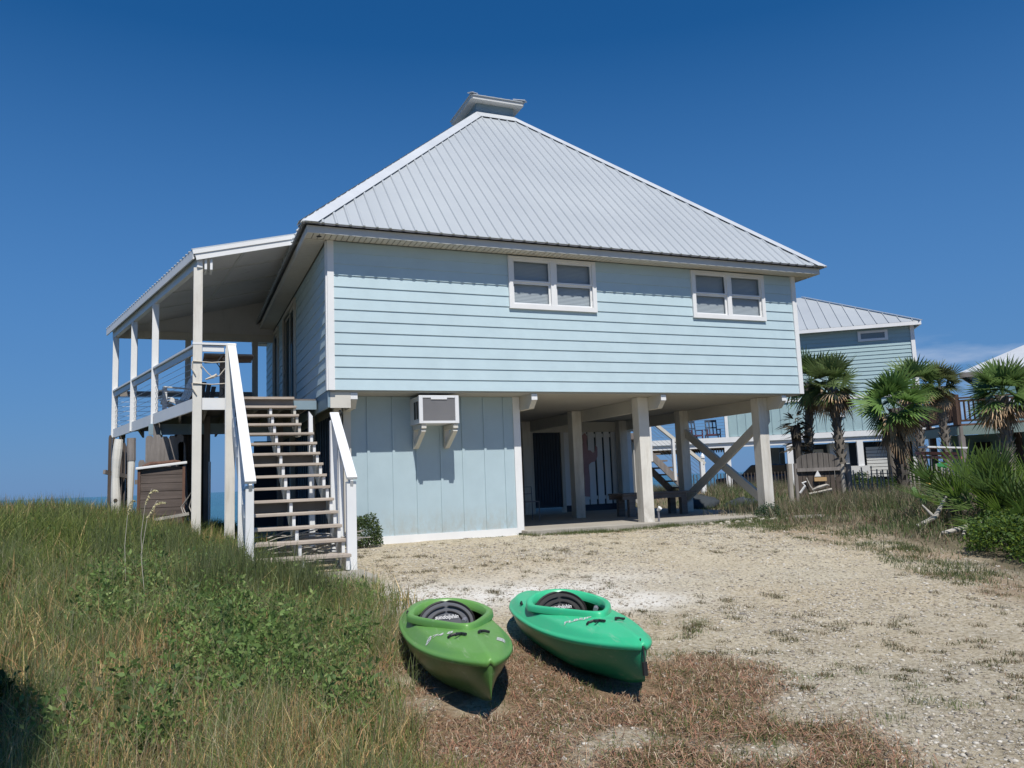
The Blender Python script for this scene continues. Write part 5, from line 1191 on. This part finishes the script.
def blades(name, x, y, h, w, cols, rg, lean=.35, flat=None, z=None, mat='foil'):
    n = len(x); z = H(x,y) if z is None else z; az = rg.uniform(0,2*PI,n); ln = np.abs(rg.normal(0,lean,n)); dx, dy = np.cos(az), np.sin(az)
    px, py = -dy, dx; fa = rg.uniform(0,2*PI,n); px, py = np.cos(fa), np.sin(fa); V = np.empty((n,5,3)); ss = [0,.5,1.0]
    for j, q in enumerate(ss):
        off = ln*h*q**1.8; zz = z-.01+h*q*np.sqrt(np.clip(1-(ln*q)**2*.45, .08, 1)); cx, cy = x+dx*off, y+dy*off; ww = w*(1,.75,0)[j]*.5
        if j < 2: V[:,2*j,0]=cx-px*ww; V[:,2*j,1]=cy-py*ww; V[:,2*j,2]=zz; V[:,2*j+1,0]=cx+px*ww; V[:,2*j+1,1]=cy+py*ww; V[:,2*j+1,2]=zz
        else: V[:,4,0]=cx; V[:,4,1]=cy; V[:,4,2]=zz
    b = np.arange(n)[:,None]*5; T3 = np.concatenate([b+np.array([0,1,3]), b+np.array([0,3,2]), b+np.array([2,3,4])], 0)
    C5 = np.repeat(cols[:,None],5,1).reshape(-1,3); return bulk(name, V.reshape(-1,3), T3, M[mat], C5)
def palette(rg, n, cols, wts): 
    i = rg.choice(len(cols), n, p=np.array(wts)/sum(wts)); return np.array(cols)[i]*rg.uniform(.7,1.3,(n,1))
GREEN=[(.085,.13,.045),(.11,.155,.06),(.145,.18,.075),(.095,.125,.07)]; DRY=[(.42,.36,.25),(.32,.26,.18),(.22,.17,.12),(.28,.18,.13)]
# dune grass on the left
x,y,r_,rg = screen_samples(250000,1.9,24,-46,4,.75,101); dl=xedge(y)-x+(fbm(x*1.1+5,y*1.1,5)-.5)*.9
pn = fbm(x*.8+30,y*.8+11,4); keep=(dl>-.15)&~blocked(x,y)&(y<11); 
crest = sm((y+6)/5)
keep &= rg.random(len(x)) < np.clip(.45+.55*crest+(pn-.5)*1.2,.2,1)
x,y,r_,dl,pn,crest=[q[keep] for q in (x,y,r_,dl,pn,crest)]; n=len(x)
patch=fbm(x*.55+80,y*.55+3,4); dryf=np.clip(.62-.42*crest+(patch-.5)*2.2,.06,.92); isd=rg.random(n)<dryf*.72
c=np.where(isd[:,None],palette(rg,n,DRY,[1.2,2,1.6,1]),palette(rg,n,GREEN,[2,2,1.4,1.5]))
h=(.16+.20*crest*sm((dl+.3)/1.5)+.14*rg.random(n))*rg.uniform(.5,1.25,n)*(1-.35*np.exp(-((r_-2.5)/2)**2))
blades('dune_grass',x,y,h,.0028+.0008*r_,c*np.array([1.85,1.65,1.15]),rg,.8); 
tag(bpy.data.objects['dune_grass'],kind='stuff')
# tall dark tufts near the stairs and along the crest
V0=[];
def tufts(name, pts_, n_each, hh, cols, wts, seed, lean=.3, w=.007, spread=.12, mat='foil'):
    rg=np.random.default_rng(seed); xs=[];ys=[];hs=[]
    for (px_,py_,k) in pts_:
        m_=int(n_each*k); xs.append(px_+rg.normal(0,spread*k,m_)); ys.append(py_+rg.normal(0,spread*k,m_)); hs.append(hh*k*rg.uniform(.4,1.15,m_))
    xs=np.concatenate(xs);ys=np.concatenate(ys);hs=np.concatenate(hs); o=blades(name,xs,ys,hs,np.full(len(xs),w),palette(rg,len(xs),cols,wts),rg,lean,mat=mat); tag(o,kind='stuff'); return o
GT=[(.13,.17,.06),(.16,.20,.075),(.20,.22,.09),(.13,.155,.08)]
rg=np.random.default_rng(5); tp=[(-1.1,-4.2,.9),(-.95,-4.5,.8),(-1.3,-4.0,1.1),(-1.6,-3.7,1.1),(-1.9,-3.3,1),(-2.3,-2.8,1),(-2.6,-2.0,1),(-1.1,-4.7,.9),(-1.75,-2.6,.9)]
tp+=[(-2.2+rg.uniform(-3.5,.5),rg.uniform(-3.5,2.5),rg.uniform(.6,1)) for _ in range(60)]
tp+=[(-1.15+rg.uniform(-1.0,.2),-4.5+rg.uniform(-.7,.6),rg.uniform(.7,1.05)) for _ in range(18)]
def inleft(q): 
    d_=float(xedge(q[1]))-q[0]; return d_>.0 and not blocked(np.array([q[0]]),np.array([q[1]]))[0]
tq=[(rg.uniform(-5.2,-.4),rg.uniform(-9.8,-3.0),rg.uniform(.5,1.1)) for _ in range(420)]; tq=[q for q in tq if inleft(q)]
tufts('mixed_grass_clumps',tq,120,.40,[(.24,.30,.11),(.19,.25,.08),(.27,.31,.15),(.48,.43,.28),(.17,.22,.10)],[2,2,1.5,1.2,1.5],61,lean=.75,w=.0035,spread=.11)
tufts('tall_grass_tufts',tp,150,.58,GT,[2,2,1,3],6,lean=.30,w=.008,spread=.16)
# broad-leaved green growth in patches
x,y,r_,rg = screen_samples(26000,2.2,15,-46,4,.8,103); dl=xedge(y)-x; pn=fbm(x*.75+12,y*.75+40,4); keep=(dl>.05)&~blocked(x,y)&(pn>.545)&(y<-1.0); keep&=rg.random(len(x))<np.clip((pn-.52)*8,0,1)*np.clip(vnoise(x*3.1,y*3.1)*2.2-.5,.03,1)
x,y=x[keep],y[keep]; x=x[:6200];y=y[:6200]; n=len(x)
kf=16; xs=np.repeat(x,kf)+rg.normal(0,.05,n*kf); ys=np.repeat(y,kf)+rg.normal(0,.05,n*kf); hp=np.repeat(rg.uniform(.08,.36,n),kf); zz=H(xs,ys)+hp*rg.uniform(.25,1.05,n*kf); m_=n*kf
a=rg.normal(size=(m_,3)); a[:,2]=np.abs(a[:,2])*.7+.25; a/=np.linalg.norm(a,axis=1)[:,None]; b=np.cross(a,rg.normal(size=(m_,3))); b/=np.linalg.norm(b,axis=1)[:,None]; L=(.036*rg.uniform(.6,1.4,m_)*np.repeat(rg.uniform(.55,1.6,n),kf))[:,None]; c0=np.stack([xs,ys,zz],1)
V=np.empty((m_,4,3)); V[:,0]=c0; V[:,1]=c0+a*L*.5+b*L*.21; V[:,2]=c0+a*L; V[:,3]=c0+a*L*.5-b*L*.21
pc=np.repeat(palette(rg,n,[(.15,.24,.065),(.20,.29,.085),(.10,.17,.055),(.27,.34,.12)],[3,2,2,1]),kf,0)*rg.uniform(.8,1.2,(m_,1))
tag(bulk('broadleaf_ground_cover',V.reshape(-1,3),np.arange(m_*4).reshape(m_,4),M['foil'],np.repeat(pc[:,None],4,1).reshape(-1,3)),kind='stuff')
# dead stems in the left foreground
x,y,r_,rg = screen_samples(19000,2.2,11,-46,12,.8,104); dl=xedge(y)-x+(fbm(x*1.1+5,y*1.1,5)-.5)*.9; pn=fbm(x*.9+60,y*.9+70,4); keep=(dl>-.1)&~blocked(x,y)&(rg.random(len(x))<np.clip((pn-.40)*4,.1,1))&(y<-2.5)
x,y=x[keep],y[keep]; n=len(x)
tag(blades('dry_stems',x,y,rg.uniform(.12,.42,n),np.full(n,.0030),palette(rg,n,DRY+[(.46,.40,.28)],[1,2,2,1.3,1]),rg,1.2,mat='straw'),kind='stuff')
# red-brown straw litter in front of the kayaks
x,y,r_,rg = screen_samples(230000,2.4,13,-22,40,.8,105); k_=straw_mask(x,y)*(xedge(y)-x<.15); k2=straw2(x,y)*.55; keep=(rg.random(len(x))<np.maximum(k_,k2))&~blocked(x,y)
x,y=x[keep],y[keep]; n=len(x); gp=fbm(x*1.3+7,y*1.3+9,4); gr_=(rg.random(n)<np.clip((gp-.48)*5,.08,.8))
c=np.where(gr_[:,None],palette(rg,n,[(.10,.13,.04),(.14,.15,.05),(.07,.10,.03)],[1,1,1]),palette(rg,n,[(.28,.18,.11),(.38,.28,.19),(.18,.12,.08),(.44,.37,.26)],[2,2,1.6,.9]))
fl=rg.random(n)<.72
az=rg.uniform(0,2*PI,n); L=rg.uniform(.025,.085,n); dx=np.cos(az)*L*.5; dy=np.sin(az)*L*.5; zz=H(x,y)+rg.uniform(.0,.035,n); ti=rg.normal(0,.012,n); wx_=-np.sin(az)*.0015; wy_=np.cos(az)*.0015
V=np.stack([np.stack([x-dx-wx_,y-dy-wy_,zz-ti],1),np.stack([x-dx+wx_,y-dy+wy_,zz-ti],1),np.stack([x+dx+wx_,y+dy+wy_,zz+ti+.004],1),np.stack([x+dx-wx_,y+dy-wy_,zz+ti+.004],1)],1)[fl]
c2=palette(rg,n,[(.34,.20,.13),(.42,.29,.19),(.20,.12,.08),(.54,.45,.33),(.38,.18,.12),(.17,.18,.07)],[2,2,1.2,1.1,1.3,1])
tag(bulk('fallen_straw',V.reshape(-1,3),np.arange(len(V)*4).reshape(-1,4),M['straw'],np.repeat(c2[fl][:,None],4,1).reshape(-1,3)),kind='stuff')
x,y,c,gr_=x[~fl],y[~fl],c[~fl],gr_[~fl]; n=len(x)
o=blades('dry_grass_stubble',x,y,rg.uniform(.03,.09,n)*np.where(gr_,1.1,1),np.full(n,.005),c,rg,1.2,mat='straw'); tag(o,kind='stuff')
# right-hand brush
x,y,r_,rg = screen_samples(120000,7,32,6,48,.8,106); d=x-rbound(y)+(fbm(x*.8+5,y*.8,4)-.5)*1.6; keep=(d>0)&~blocked(x,y)&(y<24); keep&=rg.random(len(x))<np.clip(.35+(fbm(x*.7+3,y*.7+8,3)-.45)*3,.1,1)
x,y,r_,d=x[keep],y[keep],r_[keep],d[keep]; n=len(x); dry=rg.random(n)<np.clip(.5+(fbm(x*.6+33,y*.6,3)-.5)*2.5-.25*(y<-3),.1,.9)
c=np.where(dry[:,None],palette(rg,n,DRY,[1.5,2,1.4,1]),palette(rg,n,GREEN,[1.5,2,2,1])); hh=(.10+.50*sm(d/2.2)*np.clip(fbm(x*.5+9,y*.5+2,3)*1.7-.35,.15,1)*sm((y+5.5)/2.5))*rg.uniform(.5,1.2,n)
tag(blades('dry_brush_grass',x,y,hh*.8,.004+.0007*r_,c*1.1,rg,.85),kind='stuff')
tp=[(9.1+.35*i+rg.uniform(-.2,.2),1.0-.28*i+rg.uniform(-.5,.5),rg.uniform(.7,1.1)) for i in range(12)]+[(11.3+rg.uniform(-1.5,2.5),rg.uniform(-1.5,2.5),rg.uniform(.7,1.2)) for i in range(30)]+[(17+rg.uniform(-3,6),14+rg.uniform(-3,3),1.1) for i in range(40)]
tufts('brush_tufts',tp,260,.42,GREEN+DRY,[1,1.5,1.5,1,1.2,1.6,1,.8],8,lean=.7,w=.009,spread=.30)
# weeds scattered over the gravel
x,y,r_,rg = screen_samples(2600,3,17,-20,42,.9,107); keep=(xedge(y)-x<-.3)&(x<rbound(y)+.3)&~blocked(x,y)&(fbm(x*.6+9,y*.6+4,4)>.47); wx,wy=x[keep][:620],y[keep][:620]
tufts('gravel_weeds',[(a_,b_,k_) for a_,b_,k_ in zip(wx,wy,rg.uniform(.35,1.0,len(wx)))],80,.058,[(.09,.095,.04),(.14,.11,.06),(.07,.085,.035),(.20,.13,.085)],[2,2,1.5,1],9,lean=1.1,w=.0055,spread=.05,mat='straw')
tufts('green_sprigs',[(rg.uniform(-.6,2.2),rg.uniform(-10.2,-6.9),rg.uniform(.4,1.1)) for _ in range(110)],46,.075,[(.14,.20,.06),(.18,.23,.08),(.10,.15,.05),(.20,.17,.09)],[2,2,1,1],14,lean=.8,w=.004,spread=.055)
tufts('edge_weeds',[(4.6+rg.uniform(-1,5.6),.2+rg.normal(0,.16),rg.uniform(.5,1.2)) for _ in range(150)]+[(rbound(q)+rg.uniform(-.7,.3),q,rg.uniform(.5,1.3)) for q in rg.uniform(-7,.3,130)]+[(rg.uniform(.9,4),.42+rg.normal(0,.05),.4) for _ in range(9)],70,.09,GREEN+[(.12,.14,.04)],[1,1,2,1,2],10,lean=.8,w=.007,spread=.1)
# ================================================================ stones
def stones(name, x, y, sz, cols, rg, kind='stuff'):
    n=len(x); ico=np.array([(0,0,1),(.89,0,.45),(.28,.85,.45),(-.72,.53,.45),(-.72,-.53,.45),(.28,-.85,.45),(.72,.53,-.45),(-.28,.85,-.45),(-.89,0,-.45),(-.28,-.85,-.45),(.72,-.53,-.45),(0,0,-1)])
    fc=np.array([(0,1,2),(0,2,3),(0,3,4),(0,4,5),(0,5,1),(1,6,2),(2,7,3),(3,8,4),(4,9,5),(5,10,1),(2,6,7),(3,7,8),(4,8,9),(5,9,10),(1,10,6),(11,7,6),(11,8,7),(11,9,8),(11,10,9),(11,6,10)])
    V=ico[None]*rg.uniform(.6,1.35,(n,12,1))*np.stack([sz*rg.uniform(.7,1.4,n),sz*rg.uniform(.7,1.4,n),sz*rg.uniform(.35,.7,n)],1)[:,None]
    V[...,0]+=x[:,None]; V[...,1]+=y[:,None]; V[...,2]+=(H(x,y)+sz*.12)[:,None]
    Fa=(np.arange(n)[:,None,None]*12+fc[None]).reshape(-1,3); C=np.repeat(cols[:,None],12,1).reshape(-1,3); return bulk(name,V.reshape(-1,3),Fa,M['stone'],C)
m,t,b,_=nt('shell_stone'); at=N(t,'ShaderNodeAttribute',attribute_name='tint'); c=mixc(t,noise(t,30,5),at.outputs['Color'],(.30,.27,.22)); t.links.new(c,b.inputs['Base Color']); b.inputs['Roughness'].default_value=.9; bump(t,b,noise(t,70,4),.4,.004); M['stone']=m
x,y,r_,rg = screen_samples(90000,2.6,17,-24,42,.7,108); keep=(xedge(y)-x<.0)&(x<rbound(y)+.6)&~blocked(x,y)&(rg.random(len(x))<np.clip(fbm(x*.7+2,y*.7+6,4)*2-.45,.1,1)*(1-.75*straw_mask(x,y))*(1-.9*np.clip(straw2(x,y)*1.3,0,1))); x,y,r_=x[keep],y[keep],r_[keep]; n=len(x)
tag(stones('gravel_stones',x,y,.004+.011*rg.random(n)**4+.0005*r_,palette(rg,n,[(.66,.63,.56),(.50,.45,.37),(.34,.28,.21),(.13,.11,.09)],[2.2,2,1.4,1.3]),rg),kind='stuff')
x=np.array([7.4+rg.uniform(0,2.6) for _ in range(46)]);y=.05+rg.normal(0,.22,46)-.1*(x-7.4)
tag(stones('shell_rubble',x,y,rg.uniform(.03,.075,46),palette(rg,46,[(.55,.52,.45),(.42,.38,.31)],[2,1]),rg),kind='stuff')
for (x_,y_,s_,c_,lb,nm) in ((1.62,-8.05,.03,(.62,.6,.55),'small white stone on the gravel right of the teal kayak','stone'),(2.75,-7.0,.035,(.10,.10,.11),'small dark grey stone lying alone on the gravel','stone')):
    tag(stones(nm,np.array([x_]),np.array([y_]),np.array([s_]),np.array([c_]),rg),lb,'stone')
s=MB(); s.prism([(9.0,-.85,-.03),(9.55,-1.05,-.02),(9.6,-.8,-.02),(9.1,-.65,-.03)],(0,0,.05)); tag(s.build('concrete_slab_piece',M['concrete']),'broken pale slab lying in the dry grass right of the corner piling','slab')
SC.render.engine='CYCLES'
